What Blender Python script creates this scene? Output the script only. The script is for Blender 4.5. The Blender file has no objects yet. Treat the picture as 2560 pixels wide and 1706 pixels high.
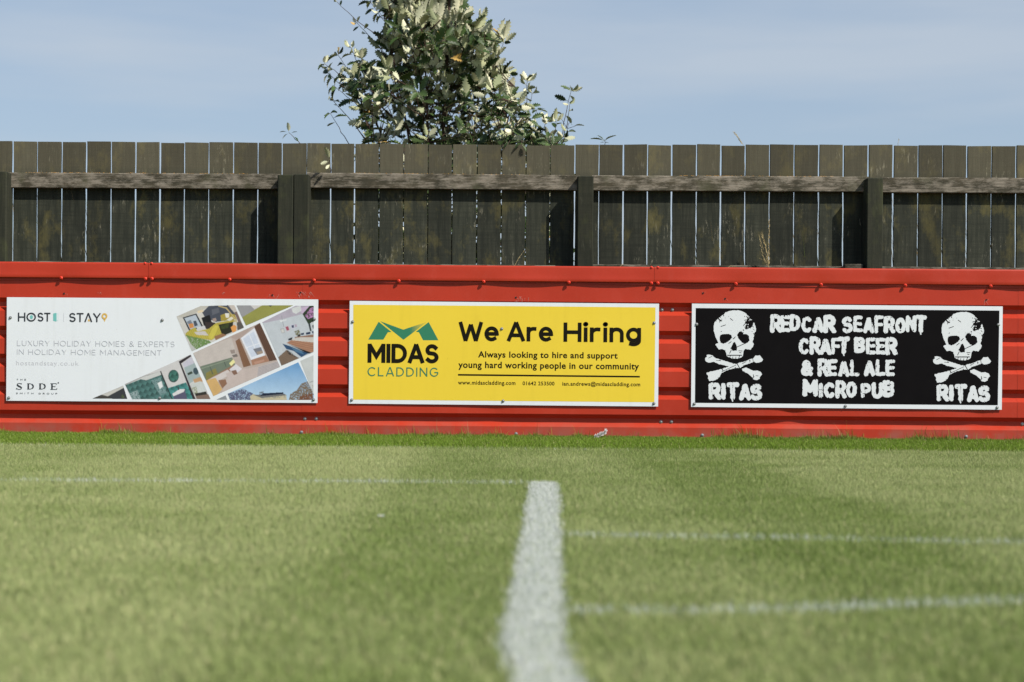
import bpy, math, random
import numpy as np
from mathutils import Vector, Matrix

R = math.radians
C = bpy.context.scene.collection
SC = bpy.context.scene

# ------------------------------------------------------------------ camera
F_PX = 4230.0            # focal length in photo pixels (photo 2560 wide)
CAM_Y, CAM_Z = -10.0, 0.42
PX0, PY0 = 1280.0, 913.0
ROLL = R(0.45)
cam_data = bpy.data.cameras.new('camera')
cam = bpy.data.objects.new('camera', cam_data)
C.objects.link(cam)
cam.matrix_world = Matrix.Translation((0, CAM_Y, CAM_Z)) @ Matrix.Rotation(R(90), 4, 'X') @ Matrix.Rotation(ROLL, 4, 'Z')
cam_data.sensor_width = 36.0
cam_data.lens = 36.0 * F_PX / 2560.0
cam_data.shift_y = 60.0 / 2560.0
cam_data.clip_end = 3000
cam_data.dof.use_dof = True
cam_data.dof.focus_distance = 10.0
cam_data.dof.aperture_fstop = 3.3
SC.camera = cam

# ------------------------------------------------------------------ light
SUN = Vector((1.35, -1.0, 1.7)).normalized()      # towards the sun
EL = math.asin(SUN.z)
AZ = math.atan2(SUN.x, SUN.y)
sd = bpy.data.lights.new('sun', 'SUN')
sd.energy = 5.0
sd.angle = R(0.53)
sd.color = (1.0, 0.955, 0.88)
so = bpy.data.objects.new('sun', sd)
C.objects.link(so)
so.rotation_euler = SUN.to_track_quat('Z', 'Y').to_euler()
so.location = SUN * 30
SC.view_settings.view_transform = 'Standard'
SC.view_settings.look = 'None'
SC.view_settings.gamma = 1
SC.view_settings.exposure = 0.17

world = bpy.data.worlds.new("World")
SC.world = world
world.use_nodes = True
wt = world.node_tree
wt.nodes.clear()


def nd(t, typ, **kw):
    n = t.nodes.new(typ)
    for k, v in kw.items():
        if k.startswith('i_'):
            n.inputs[k[2:].replace('_', ' ')].default_value = v
        else:
            setattr(n, k, v)
    return n


w_out = nd(wt, 'ShaderNodeOutputWorld')
w_bg = nd(wt, 'ShaderNodeBackground')
w_bg.inputs['Strength'].default_value = 0.115
sky = nd(wt, 'ShaderNodeTexSky', sky_type='NISHITA')
sky.sun_disc = False
sky.sun_elevation = EL
sky.sun_rotation = AZ
sky.air_density = 1.0
sky.dust_density = 0.9
sky.ozone_density = 2.2
# thin high cloud veil
tc = nd(wt, 'ShaderNodeTexCoord')
mp = nd(wt, 'ShaderNodeMapping')
mp.inputs['Scale'].default_value = (2.2, 2.2, 15.0)
mp.inputs['Location'].default_value = (1.35, 0.4, 0.25)
nz = nd(wt, 'ShaderNodeTexNoise')
nz.inputs['Scale'].default_value = 1.15
nz.inputs['Detail'].default_value = 5
nz.inputs['Roughness'].default_value = 0.5
rp = nd(wt, 'ShaderNodeValToRGB')
rp.color_ramp.elements[0].position = 0.42
rp.color_ramp.elements[1].position = 0.66
mm = nd(wt, 'ShaderNodeMath', operation='MULTIPLY')
mm.inputs[1].default_value = 0.55
mx = nd(wt, 'ShaderNodeMix', data_type='RGBA')
mx.inputs['B'].default_value = (4.35, 4.80, 5.35, 1)
hs = nd(wt, 'ShaderNodeMix', data_type='RGBA')       # overall thin haze veil
hs.inputs['B'].default_value = (3.15, 3.85, 4.80, 1)
L = wt.links.new
L(tc.outputs['Generated'], mp.inputs['Vector'])
L(mp.outputs['Vector'], nz.inputs['Vector'])
L(nz.outputs['Fac'], rp.inputs['Fac'])
L(rp.outputs['Color'], mm.inputs[0])
sx_ = nd(wt, 'ShaderNodeSeparateXYZ')
hf = nd(wt, 'ShaderNodeMapRange')            # the veil thins towards the zenith
hf.inputs['From Min'].default_value = 0.225; hf.inputs['From Max'].default_value = 0.50
hf.inputs['To Min'].default_value = 0.62; hf.inputs['To Max'].default_value = 0.0
L(tc.outputs['Generated'], sx_.inputs[0]); L(sx_.outputs['Z'], hf.inputs['Value']); L(hf.outputs['Result'], hs.inputs['Factor'])
cf = nd(wt, 'ShaderNodeMapRange')
cf.inputs['From Min'].default_value = 0.25; cf.inputs['From Max'].default_value = 0.6
cf.inputs['To Min'].default_value = 0.55; cf.inputs['To Max'].default_value = 0.1
L(sx_.outputs['Z'], cf.inputs['Value']); L(cf.outputs['Result'], mm.inputs[1])
L(sky.outputs['Color'], hs.inputs['A'])
L(hs.outputs['Result'], mx.inputs['A'])
L(mm.outputs[0], mx.inputs['Factor'])
L(mx.outputs['Result'], w_bg.inputs['Color'])
L(w_bg.outputs['Background'], w_out.inputs['Surface'])

# ------------------------------------------------------------------ helpers
rng = np.random.default_rng(7)
random.seed(11)


def at(px, py, Y):
    """photo pixel -> point of the plane Y = const"""
    d = Y - CAM_Y
    a, b = px - PX0, PY0 - py
    xx = a * math.cos(ROLL) - b * math.sin(ROLL)
    zz = a * math.sin(ROLL) + b * math.cos(ROLL)
    return Vector((xx * d / F_PX, Y, CAM_Z + zz * d / F_PX))


def srgb(r, g, b):
    def f(c):
        c /= 255.0
        return c / 12.92 if c <= 0.04045 else ((c + 0.055) / 1.055) ** 2.4
    return (f(r), f(g), f(b), 1.0)


def tag(o, label=None, cat=None, group=None, kind=None):
    if label: o['label'] = label
    if cat: o['category'] = cat
    if group: o['group'] = group
    if kind: o['kind'] = kind
    return o


def empty(name, loc, parent=None):
    o = bpy.data.objects.new(name, None)
    C.objects.link(o)
    o.location = loc
    o.empty_display_size = 0.1
    if parent: o.parent = parent
    return o


def link(name, me, mats, parent=None, smooth=False):
    o = bpy.data.objects.new(name, me)
    C.objects.link(o)
    if not isinstance(mats, (list, tuple)): mats = [mats]
    for m in mats: me.materials.append(m)
    if parent: o.parent = parent
    if smooth: me.shade_smooth()
    return o


class MB:
    """collects verts/faces for one mesh"""
    def __init__(self):
        self.v, self.f, self.m = [], [], []

    def add(self, vs, fs, mi=0):
        b = len(self.v)
        self.v += [tuple(p) for p in vs]
        self.f += [tuple(i + b for i in q) for q in fs]
        self.m += [mi] * len(fs)

    def box(self, x0, x1, y0, y1, z0, z1, bev=0.0, mi=0):
        if bev <= 0:
            vs = [(x, y, z) for x in (x0, x1) for y in (y0, y1) for z in (z0, z1)]
            fs = [(0, 1, 3, 2), (4, 6, 7, 5), (0, 4, 5, 1), (2, 3, 7, 6), (0, 2, 6, 4), (1, 5, 7, 3)]
            self.add(vs, fs, mi)
            return
        # rounded in plan (x,y) with slightly chamfered top
        b = bev
        ring = [(x0 + b, y0), (x1 - b, y0), (x1, y0 + b), (x1, y1 - b), (x1 - b, y1), (x0 + b, y1), (x0, y1 - b), (x0, y0 + b)]
        cx, cy = (x0 + x1) / 2, (y0 + y1) / 2
        sx, sy = 1 - 1.6 * b / (x1 - x0), 1 - 1.6 * b / (y1 - y0)
        lv = [(x, y, z0) for x, y in ring] + [(x, y, z1 - b * .7) for x, y in ring] + \
             [(cx + (x - cx) * sx, cy + (y - cy) * sy, z1) for x, y in ring]
        fs = []
        for k in range(8):
            j = (k + 1) % 8
            fs += [(k, j, 8 + j, 8 + k), (8 + k, 8 + j, 16 + j, 16 + k)]
        fs += [tuple(range(16, 24)), tuple(reversed(range(8)))]
        self.add(lv, fs, mi)

    def tube(self, pts, rads, n=6, mi=0):
        pts = [Vector(p) for p in pts]
        vs, fs = [], []
        for i, p in enumerate(pts):
            t = (pts[min(i + 1, len(pts) - 1)] - pts[max(i - 1, 0)]).normalized()
            a = t.cross(Vector((0.31, 0.9, 0.12))).normalized()
            b = t.cross(a).normalized()
            for k in range(n):
                q = 2 * math.pi * k / n
                vs.append(p + (a * math.cos(q) + b * math.sin(q)) * rads[i])
        for i in range(len(pts) - 1):
            for k in range(n):
                j = (k + 1) % n
                fs.append((i * n + k, i * n + j, (i + 1) * n + j, (i + 1) * n + k))
        fs.append(tuple(range(n - 1, -1, -1)))
        fs.append(tuple((len(pts) - 1) * n + k for k in range(n)))
        self.add(vs, fs, mi)

    def build(self, name, mats, parent=None, smooth=False):
        me = bpy.data.meshes.new(name)
        me.from_pydata(self.v, [], self.f)
        o = link(name, me, mats, parent, smooth)
        if len(me.materials) > 1:
            me.polygons.foreach_set('material_index', self.m)
        me.update()
        return o


# ------------------------------------------------------------------ materials
def mat(name, rough=0.6, spec=0.5):
    m = bpy.data.materials.new(name)
    m.use_nodes = True
    t = m.node_tree
    p = t.nodes['Principled BSDF']
    p.inputs['Roughness'].default_value = rough
    p.inputs['Specular IOR Level'].default_value = spec
    return m, t, p


def plain(name, col, rough=0.6, spec=0.5, metal=0.0, var=0.0, vscale=30):
    m, t, p = mat(name, rough, spec)
    p.inputs['Metallic'].default_value = metal
    if var > 0:
        tcn = nd(t, 'ShaderNodeTexCoord')
        n = nd(t, 'ShaderNodeTexNoise'); n.inputs['Scale'].default_value = vscale; n.inputs['Detail'].default_value = 4
        mxn = nd(t, 'ShaderNodeMix', data_type='RGBA', blend_type='MULTIPLY')
        mr = nd(t, 'ShaderNodeMapRange')
        mr.inputs['To Min'].default_value = 1 - var; mr.inputs['To Max'].default_value = 1 + var * .6
        t.links.new(tcn.outputs['Object'], n.inputs['Vector'])
        t.links.new(n.outputs['Fac'], mr.inputs['Value'])
        mxn.inputs['Factor'].default_value = 1
        mxn.inputs['A'].default_value = col
        t.links.new(mr.outputs['Result'], mxn.inputs['B'])
        t.links.new(mxn.outputs['Result'], p.inputs['Base Color'])
    else:
        p.inputs['Base Color'].default_value = col
    return m


def noise(t, vec, scale, detail=4, rough=0.55, mscale=None, loc=(0, 0, 0)):
    n = nd(t, 'ShaderNodeTexNoise')
    n.inputs['Scale'].default_value = scale
    n.inputs['Detail'].default_value = detail
    n.inputs['Roughness'].default_value = rough
    if mscale is not None:
        m = nd(t, 'ShaderNodeMapping')
        m.inputs['Scale'].default_value = mscale
        m.inputs['Location'].default_value = loc
        t.links.new(vec, m.inputs['Vector'])
        vec = m.outputs['Vector']
    t.links.new(vec, n.inputs['Vector'])
    return n.outputs['Fac']


def ramp(t, fac, p0, p1, c0=(0, 0, 0, 1), c1=(1, 1, 1, 1)):
    r = nd(t, 'ShaderNodeValToRGB')
    r.color_ramp.elements[0].position = p0
    r.color_ramp.elements[1].position = p1
    r.color_ramp.elements[0].color = c0
    r.color_ramp.elements[1].color = c1
    t.links.new(fac, r.inputs['Fac'])
    return r.outputs['Color']


def mixc(t, fac, a, b, blend='MIX'):
    m = nd(t, 'ShaderNodeMix', data_type='RGBA', blend_type=blend)
    for s, v in (('Factor', fac), ('A', a), ('B', b)):
        if isinstance(v, (int, float)):
            m.inputs[s].default_value = v
        elif isinstance(v, tuple):
            m.inputs[s].default_value = v
        else:
            t.links.new(v, m.inputs[s])
    return m.outputs['Result']


def mul(t, a, b):
    m = nd(t, 'ShaderNodeMath', operation='MULTIPLY')
    for i, v in enumerate((a, b)):
        if isinstance(v, (int, float)): m.inputs[i].default_value = v
        else: t.links.new(v, m.inputs[i])
    return m.outputs[0]


def geo_pos(t):
    g = nd(t, 'ShaderNodeNewGeometry')
    return g.outputs['Position']


def maprange(t, v, a, b, c=0.0, d=1.0):
    m = nd(t, 'ShaderNodeMapRange')
    m.inputs['From Min'].default_value = a; m.inputs['From Max'].default_value = b
    m.inputs['To Min'].default_value = c; m.inputs['To Max'].default_value = d
    t.links.new(v, m.inputs['Value'])
    return m.outputs['Result']


def sepz(t, v, k='Z'):
    s = nd(t, 'ShaderNodeSeparateXYZ')
    t.links.new(v, s.inputs[0])
    return s.outputs[k]


def bump(t, p, h, strength, dist=0.01):
    b = nd(t, 'ShaderNodeBump')
    b.inputs['Strength'].default_value = strength
    b.inputs['Distance'].default_value = dist
    t.links.new(h, b.inputs['Height'])
    t.links.new(b.outputs['Normal'], p.inputs['Normal'])


# red painted steel cladding
M_RED, t, p = mat('red_painted_steel', 0.42, 0.30)
pos = geo_pos(t)
c = mixc(t, ramp(t, noise(t, pos, 1.4, 3), 0.35, 0.7), (0.455, 0.038, 0.0150, 1), (0.410, 0.030, 0.0115, 1))
c = mixc(t, mul(t, ramp(t, noise(t, pos, 9, 6, 0.7, (1, 1, 0.5)), 0.52, 0.85), 0.35), c, (0.50, 0.075, 0.05, 1))
# dusty mud splash along the foot of the sheets
foot = maprange(t, sepz(t, pos), 0.10, 0.0)
dn = ramp(t, noise(t, pos, 5, 6, 0.7), 0.36, 0.62)
c = mixc(t, mul(t, mul(t, foot, dn), 0.8), c, (0.27, 0.115, 0.085, 1))
sp = ramp(t, noise(t, pos, 160, 2, 0.5), 0.70, 0.78)
c = mixc(t, mul(t, sp, 0.25), c, (0.42, 0.2, 0.15, 1))
t.links.new(c, p.inputs['Base Color'])
t.links.new(maprange(t, noise(t, pos, 7, 4), 0.3, 0.7, 0.38, 0.5), p.inputs['Roughness'])
bump(t, p, noise(t, pos, 14, 3), 0.06, 0.01)

M_REDCAP = plain('red_plastic_cap', (0.62, 0.035, 0.014, 1), 0.42, 0.4)
M_STEEL = plain('dull_screw_steel', (0.34, 0.34, 0.33, 1), 0.4, 0.5, 0.7)
M_RUBBER = plain('black_washer', (0.02, 0.02, 0.022, 1), 0.7)
M_BACK = plain('grey_back_of_sheet', (0.22, 0.22, 0.22, 1), 0.6)
M_HOLE = plain('dark_screw_hole', (0.012, 0.008, 0.007, 1), 0.9)
M_SCRATCH = plain('bare_scratch', (0.50, 0.22, 0.18, 1), 0.7)

# weathered, stained timber: vertical boards
def wood(name, base, dark, pale, algae, vertical=True, pale_amt=0.5, topz=None):
    m, t, p = mat(name, 0.85, 0.2)
    pos = geo_pos(t)
    g = (48, 48, 3.4) if vertical else (2.2, 60, 60)
    g2 = (3.5, 3.5, 120) if vertical else (6, 6, 6)
    att = nd(t, 'ShaderNodeAttribute'); att.attribute_name = 'tone'
    grain = noise(t, pos, 1.0, 6, 0.65, g)
    c = mixc(t, ramp(t, grain, 0.32, 0.68), dark, base)
    c = mixc(t, mul(t, ramp(t, noise(t, pos, 1.0, 5, 0.65, g2), 0.44, 0.66), 0.6), c, dark)
    blot = ramp(t, noise(t, pos, 1.0, 5, 0.7, (14, 14, 7)), 0.38, 0.66)
    c = mixc(t, mul(t, blot, 0.5), c, dark)
    if vertical:
        big = ramp(t, noise(t, pos, 7.5, 6, 0.68, (1, 1, 0.6)), 0.52, 0.66)
        c = mixc(t, mul(t, big, 0.75), c, algae)
        sc = mul(t, ramp(t, noise(t, pos, 1.0, 5, 0.75, (75, 75, 14)), 0.57, 0.66), ramp(t, noise(t, pos, 5.2, 3), 0.54, 0.64))
        c = mixc(t, mul(t, sc, pale_amt), c, pale)
        c = mixc(t, mul(t, maprange(t, sepz(t, pos), topz[0], topz[1]), 0.8), c, mixc(t, 0.45, c, (0.180, 0.152, 0.098, 1)))
    else:
        fine = noise(t, pos, 1.0, 8, 0.8, (9, 110, 110))
        patch = noise(t, pos, 1.0, 7, 0.72, (7, 17, 17))
        k = mixc(t, 0.58, fine, patch)
        c = mixc(t, mul(t, ramp(t, k, 0.46, 0.565), pale_amt), c, pale)
        c = mixc(t, mul(t, ramp(t, noise(t, pos, 1.0, 6, 0.7, (2.2, 130, 130)), 0.56, 0.66), .7), c, dark)
        c = mixc(t, mul(t, ramp(t, noise(t, pos, 7, 4), 0.58, 0.7), 0.5), c, algae)
    c = mixc(t, 1.0, c, att.outputs['Color'], 'MULTIPLY')
    t.links.new(c, p.inputs['Base Color'])
    bump(t, p, grain, 0.55, 0.004)
    return m


M_SLAT = wood('stained_fence_board', (0.058, 0.060, 0.041, 1), (0.021, 0.024, 0.017, 1), (0.26, 0.24, 0.17, 1),
              (0.110, 0.096, 0.036, 1), True, 0.85, (1.50, 1.66))
M_POST = wood('stained_fence_post', (0.052, 0.052, 0.033, 1), (0.026, 0.029, 0.019, 1), (0.16, 0.16, 0.11, 1),
              (0.06, 0.065, 0.03, 1), True, 0.35, (1.62, 1.8))
M_RAIL = wood('weathered_fence_rail', (0.095, 0.078, 0.050, 1), (0.035, 0.033, 0.022, 1), (0.27, 0.235, 0.185, 1),
              (0.075, 0.075, 0.04, 1), False, 0.85)
M_LICHEN = plain('lichen_crust', (0.30, 0.165, 0.045, 1), 0.9, 0.1, var=0.5, vscale=60)

# attribute coloured (printed sheets, grass blades)
def attr_mat(name, rough=0.5, spec=0.4, trans=0.0, attr='Col'):
    m, t, p = mat(name, rough, spec)
    a = nd(t, 'ShaderNodeAttribute'); a.attribute_name = attr
    t.links.new(a.outputs['Color'], p.inputs['Base Color'])
    if trans > 0:
        tr = nd(t, 'ShaderNodeBsdfTranslucent')
        t.links.new(a.outputs['Color'], tr.inputs['Color'])
        mxs = nd(t, 'ShaderNodeMixShader'); mxs.inputs[0].default_value = trans
        t.links.new(p.outputs['BSDF'], mxs.inputs[1]); t.links.new(tr.outputs['BSDF'], mxs.inputs[2])
        t.links.new(mxs.outputs[0], t.nodes['Material Output'].inputs['Surface'])
    return m


M_PRINT = attr_mat('printed_photograph', 0.42, 0.35)
M_BLADE = attr_mat('grass_blade', 0.6, 0.12, 0.28)
def sign_mat(name, col, rough, spec, amt):
    m, t, p = mat(name, rough, spec)
    pos = geo_pos(t)
    st_ = ramp(t, noise(t, pos, 1.0, 5, 0.6, (26, 26, 2.0)), 0.50, 0.72)
    bl = ramp(t, noise(t, pos, 3.2, 4, 0.6), 0.40, 0.75)
    c = mixc(t, mul(t, mul(t, st_, bl), amt), col, (col[0] * .72, col[1] * .70, col[2] * .64, 1))
    sp = ramp(t, noise(t, pos, 70, 2, 0.5), 0.74, 0.80)
    c = mixc(t, mul(t, sp, amt), c, (col[0] * .5, col[1] * .46, col[2] * .4, 1))
    t.links.new(c, p.inputs['Base Color'])
    t.links.new(maprange(t, noise(t, pos, 4, 3), .3, .7, rough - .06, rough + .1), p.inputs['Roughness'])
    bump(t, p, noise(t, pos, 2.2, 2), 0.12, 0.02)
    return m


M_WHITE = sign_mat('white_sign_sheet', (0.74, 0.76, 0.78, 1), 0.42, 0.4, .35)
M_YEL = sign_mat('yellow_sign_print', (0.80, 0.580, 0.040, 1), 0.42, 0.4, .28)
M_BLK = plain('black_sign_print', (0.0065, 0.0055, 0.006, 1), 0.5, 0.05, var=0.3, vscale=9)
M_INK = plain('black_ink', (0.010, 0.008, 0.004, 1), 0.5, 0.1)
M_INKW = plain('white_ink', (0.70, 0.72, 0.73, 1), 0.5, 0.3)
M_CHAR = plain('charcoal_ink', (0.028, 0.031, 0.038, 1), 0.5, 0.3)
M_PALE = plain('pale_grey_ink', (0.53, 0.53, 0.56, 1), 0.5, 0.3)
M_GREEN = plain('green_ink', (0.032, 0.195, 0.105, 1), 0.5, 0.3)
M_TEAL = plain('teal_ink', (0.17, 0.48, 0.44, 1), 0.5, 0.3)
M_TEALP = plain('pale_teal_ink', (0.45, 0.66, 0.64, 1), 0.5, 0.3)
M_GOLD = plain('gold_ink', (0.66, 0.42, 0.10, 1), 0.5, 0.3)

# ------------------------------------------------------------------ red barrier wall
barrier = empty('perimeter_barrier', (0, 0.06, 0))
tag(barrier, 'low red corrugated metal barrier running along the edge of the grass pitch', 'barrier')
BIN = Matrix.Translation((0, -0.06, 0))


def under(o, root, z=0):
    """parent keeping world placement (root has only a translation)"""
    o.parent = root
    o.matrix_parent_inverse = Matrix.Translation(root.location).inverted()
    return o


XL, XR = -6.5, 6.5
DEPTH = 0.030
prof = [(0.965, 0.0), (0.796, 0.0)]
zt = 0.719
prof += [(0.7705, DEPTH), (0.744, DEPTH)]
for k in range(5):
    a = 0.719 - 0.1655 * k
    prof.append((a, 0.0))
    if k < 4:
        b = 0.629 - 0.1655 * k
        prof += [(b, 0.0), (b - 0.0245, DEPTH), (b - 0.051, DEPTH)]
prof.append((-0.03, 0.0))
# refine flat faces so waviness / dents show
pr = []
for i in range(len(prof) - 1):
    (z0, y0), (z1, y1) = prof[i], prof[i + 1]
    n = max(1, int(round(abs(z0 - z1) / 0.024))) if y0 == y1 == 0 else 1
    for k in range(n):
        f = k / n
        pr.append((z0 + (z1 - z0) * f, y0 + (y1 - y0) * f))
pr.append(prof[-1])


def wav(x, z):
    return 0.0011 * math.sin(x * 2.1 + z * 3) + 0.0008 * math.sin(x * 5.7 + 1.3 + z * 9) + 0.0005 * math.sin(x * 13 + z * 21)


DENTS = [(at(1985, 1036, 0), 0.07, 0.022, 0.012), (at(2452, 1040, 0), 0.05, 0.03, 0.004), (at(1240, 1030, 0), 0.06, 0.02, 0.003)]
seams = [at(s, 850, 0).x for s in (-1030, -135, 756, 1650, 2545, 3440)]
edges = [XL] + seams + [XR]
for si in range(len(edges) - 1):
    x0, x1 = edges[si], edges[si + 1]
    off = 0.0009 * (si % 2)
    n = max(4, int((x1 - x0) / 0.03))
    mb = MB()
    vs, fs = [], []
    for i in range(n + 1):
        x = x0 + (x1 - x0) * i / n + (0.02 if (i == n and off) else 0)
        for (z, y) in pr:
            yy = y + wav(x, z) - off
            for (dp, rx, rz, amt) in DENTS:
                e = ((x - dp.x) / rx) ** 2 + ((z - dp.z) / rz) ** 2
                if e < 6: yy += amt * math.exp(-e)
            vs.append((x, yy, z))
    m_ = len(pr)
    for i in range(n):
        for k in range(m_ - 1):
            a = i * m_ + k
            fs.append((a, a + 1, a + m_ + 1, a + m_))
    mb.add(vs, fs)
    o = mb.build('cladding_sheet', M_RED)
    under(o, barrier)

mb = MB(); mb.box(XL, XR, 0.085, 0.089, -0.03, 0.955)
under(mb.build('back_sheet', M_BACK), barrier)

# capping: folded sheet, 3 m lengths, lower lip bulging between its screws
cap_screws = [140, 341, 527, 721, 916, 1111, 1307, 1504, 1691, 1887, 2081, 2277]
cap_screws = [-640, -445, -250, -55] + cap_screws + [2470, 2665, 2860]
pinx = sorted(at(s * 1.088, 702, -0.02).x for s in cap_screws)


def lip(x):
    d = min(abs(x - q) for q in pinx)
    q = min(1.0, d / 0.21)
    return 0.0085 + 0.0060 * math.sin(q * math.pi / 2) ** 1.5 + 0.0030 * math.sin(x * 1.9 + 0.6) + 0.0012 * math.sin(x * 7.3)


capseam = [at(s * 1.088, 680, -0.02).x for s in (-822, 341, 1504, 2667)]
ce = [XL] + capseam + [XR]
for si in range(len(ce) - 1):
    x0, x1 = ce[si], ce[si + 1]
    off = 0.0010 * (si % 2)
    n = int((x1 - x0) / 0.025)
    vs, fs = [], []
    for i in range(n + 1):
        x = x0 + (x1 - x0) * i / n - (0.0012 if i == n else 0)
        l = lip(x)
        w2 = 0.0006 * math.sin(x * 9)
        row = [(0.125, 0.90), (0.125, 0.998), (0.120, 1.003), (-0.010, 1.006), (-0.0145, 1.0045), (-0.0165, 1.0005), (-0.017, 0.995),
               (-0.0135 - l * .25, 0.965), (-0.010 - l * .6, 0.935), (-0.006 - l, 0.9165), (-0.0045 - l, 0.9135), (-0.001 - l * .6, 0.9128)]
        for k, (y, z) in enumerate(row):
            vs.append((x, y - off + w2, z + off * .5))
    m_ = 12
    for i in range(n):
        for k in range(m_ - 1):
            a = i * m_ + k
            fs.append((a, a + 1, a + m_ + 1, a + m_))
    mb = MB(); mb.add(vs, fs)
    o = mb.build('capping', M_RED, None, True)
    under(o, barrier)
# thin trim strip behind the capping lip
vs, fs = [], []
n = 420
for i in range(n + 1):
    x = XL + (XR - XL) * i / n
    zz = 0.899 + 0.0035 * math.sin(x * 2.6 + 1) + 0.002 * math.sin(x * 6.1)
    yy = -0.0035 - 0.0025 * abs(math.sin(x * 1.5))
    vs += [(x, -0.002, 0.955), (x, yy, zz), (x, yy + 0.003, zz - 0.0012)]
for i in range(n):
    fs += [(i * 3, i * 3 + 1, i * 3 + 4, i * 3 + 3), (i * 3 + 1, i * 3 + 2, i * 3 + 5, i * 3 + 4)]
mb = MB(); mb.add(vs, fs)
under(mb.build('under_trim', M_RED), barrier)


def dome(r, h, n=12, rings=4, flange=1.35, fl=0.0015):
    """domed fastener head facing -Y, with a flange, centred on the origin"""
    mb = MB()
    vs, fs = [], []
    prof_ = [(r * flange, 0), (r * flange, fl), (r, fl)] + [(r * math.cos(k * math.pi / 2 / rings), fl + h * math.sin(k * math.pi / 2 / rings)) for k in range(1, rings)]
    for (rr, yy) in prof_:
        for k in range(n):
            a = 2 * math.pi * k / n
            vs.append((rr * math.cos(a), -yy, rr * math.sin(a)))
    for i in range(len(prof_) - 1):
        for k in range(n):
            j = (k + 1) % n
            fs.append((i * n + k, (i + 1) * n + k, (i + 1) * n + j, i * n + j))
    fs.append(tuple((len(prof_) - 1) * n + k for k in range(n)))
    mb.add(vs, fs)
    return mb


def hexscrew(r=0.0052, h=0.006):
    mb = MB()
    vs, fs = [], []
    for (rr, yy, nn) in ((r * 1.75, 0.0, 12), (r * 1.75, 0.0016, 12), (r * 1.05, 0.0022, 12), (r, h, 12), (r * .6, h + .001, 12)):
        for k in range(12):
            a = 2 * math.pi * k / 12
            q = rr * (1.0 if (yy < .002 or k % 2 == 0) else 0.93)
            vs.append((q * math.cos(a), -yy, q * math.sin(a)))
    for i in range(4):
        for k in range(12):
            j = (k + 1) % 12
            fs.append((i * 12 + k, (i + 1) * 12 + k, (i + 1) * 12 + j, i * 12 + j))
    fs.append(tuple(48 + k for k in range(12)))
    mb.add(vs, fs)
    return mb


me_cap = dome(0.0095, 0.0085, flange=1.15).build('screw_cap', M_REDCAP, None, True)
me_hex = hexscrew().build('screw', M_STEEL)
first = {'cap': me_cap, 'hex': me_hex}
used = {}


def place(kind, name, p, parent, scale=1.0):
    src = first[kind]
    if not used.get(kind):
        o = src
        used[kind] = True
    else:
        o = src.copy(); C.objects.link(o)
    o.name = name
    o.parent = parent
    o.matrix_parent_inverse = Matrix.Identity(4)
    o.scale = (scale,) * 3
    o.location = Vector(p)
    return o


def capy(z, x):
    l = lip(x)
    return (-0.010 - l * .6) * .55 + (-0.006 - l) * .45


bo = Vector(barrier.location)
for s in cap_screws:
    if s < 0 or s > 2360: continue
    for dxp in ((-7.5, 7.5) if s in (341, 1504) else (0,)):
        ly = 638 + (s / 2353) * 21
        w = at((s + dxp) * 1.088, ly * 1.088, -0.022)
        place('cap', 'screw_cap', Vector((w.x, capy(w.z, w.x) - 0.0005, w.z)) - bo, barrier)
        if s in (341, 1504):
            w = at((s + dxp) * 1.088, (ly - 31.5) * 1.088, -0.01)
            place('cap', 'screw_cap', Vector((w.x, -0.0125, 1.001)) - bo, barrier, 0.9)
for (sx, sy, yy) in [(701, 963, DEPTH), (727, 963, DEPTH), (1519, 970, DEPTH), (1543, 970, DEPTH), (1521, 712.5, DEPTH),
                     (1545, 712.5, DEPTH), (2349, 975, DEPTH), (617, 998, 0), (693, 993.5, 0), (1186, 997, 0), (1614, 1000.5, 0), (2220, 1003.5, 0)]:
    w = at(sx * 1.088, sy * 1.088, yy)
    place('hex', 'screw', Vector((w.x, yy + wav(w.x, w.z) - 0.001, w.z)) - bo, barrier, 1.08)

# old screw holes and scratches on the flat band
for (hx, hy, sl) in [(160, 734, 0), (681, 738, 1), (751, 732, 2), (1290, 744, 3), (1758, 733, 0), (1813, 747, 0), (2466, 750, 1)]:
    w = at(hx, hy, -0.004); hm = MB(); sm = MB()
    y = -0.0032 + wav(w.x, w.z)
    r = 0.0055
    vs = [(w.x + r * math.cos(q * .785), y, w.z + r * math.sin(q * .785)) for q in range(8)]
    hm.add(vs, [tuple(range(8))])
    ns = [2, 4, 9, 6][sl]
    for k in range(ns):
        a = random.uniform(-2.2, -0.8) if sl != 2 else random.uniform(-1.1, -0.5)
        ln = random.uniform(0.008, 0.03) * (1.4 if sl else .6)
        ox, oz = random.uniform(-.01, .02) * (1 + sl), random.uniform(-.008, .008)
        wd = random.uniform(0.0006, 0.0014)
        d = Vector((math.cos(a), 0, math.sin(a))); nn = Vector((-d.z, 0, d.x)) * wd
        b = Vector((w.x + ox, y + 0.0006 + k * 0.00005, w.z + oz))
        sm.add([b - nn, b + nn, b + d * ln + nn * .2, b + d * ln - nn * .2], [(0, 1, 2, 3)])
    under(hm.build('screw_hole', M_HOLE), barrier)
    under(sm.build('scratch_mark', M_SCRATCH), barrier)
for (hx, hy) in [(249, 731), (560, 731), (745, 738), (770, 740), (1300, 742), (1292, 752)]:
    sm = MB()
    for k in range(3):
        w = at(hx, hy, -0.003); a = random.uniform(-2.6, -1.0); ln = random.uniform(.008, .02)
        d = Vector((math.cos(a), 0, math.sin(a))); nn = Vector((-d.z, 0, d.x)) * .001
        b = Vector((w.x + random.uniform(-.01, .01), -0.0026 + wav(w.x, w.z) - k * .00005, w.z))
        sm.add([b - nn, b + nn, b + d * ln + nn * .2, b + d * ln - nn * .2], [(0, 1, 2, 3)])
    under(sm.build('scratch_mark', M_SCRATCH), barrier)

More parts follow.
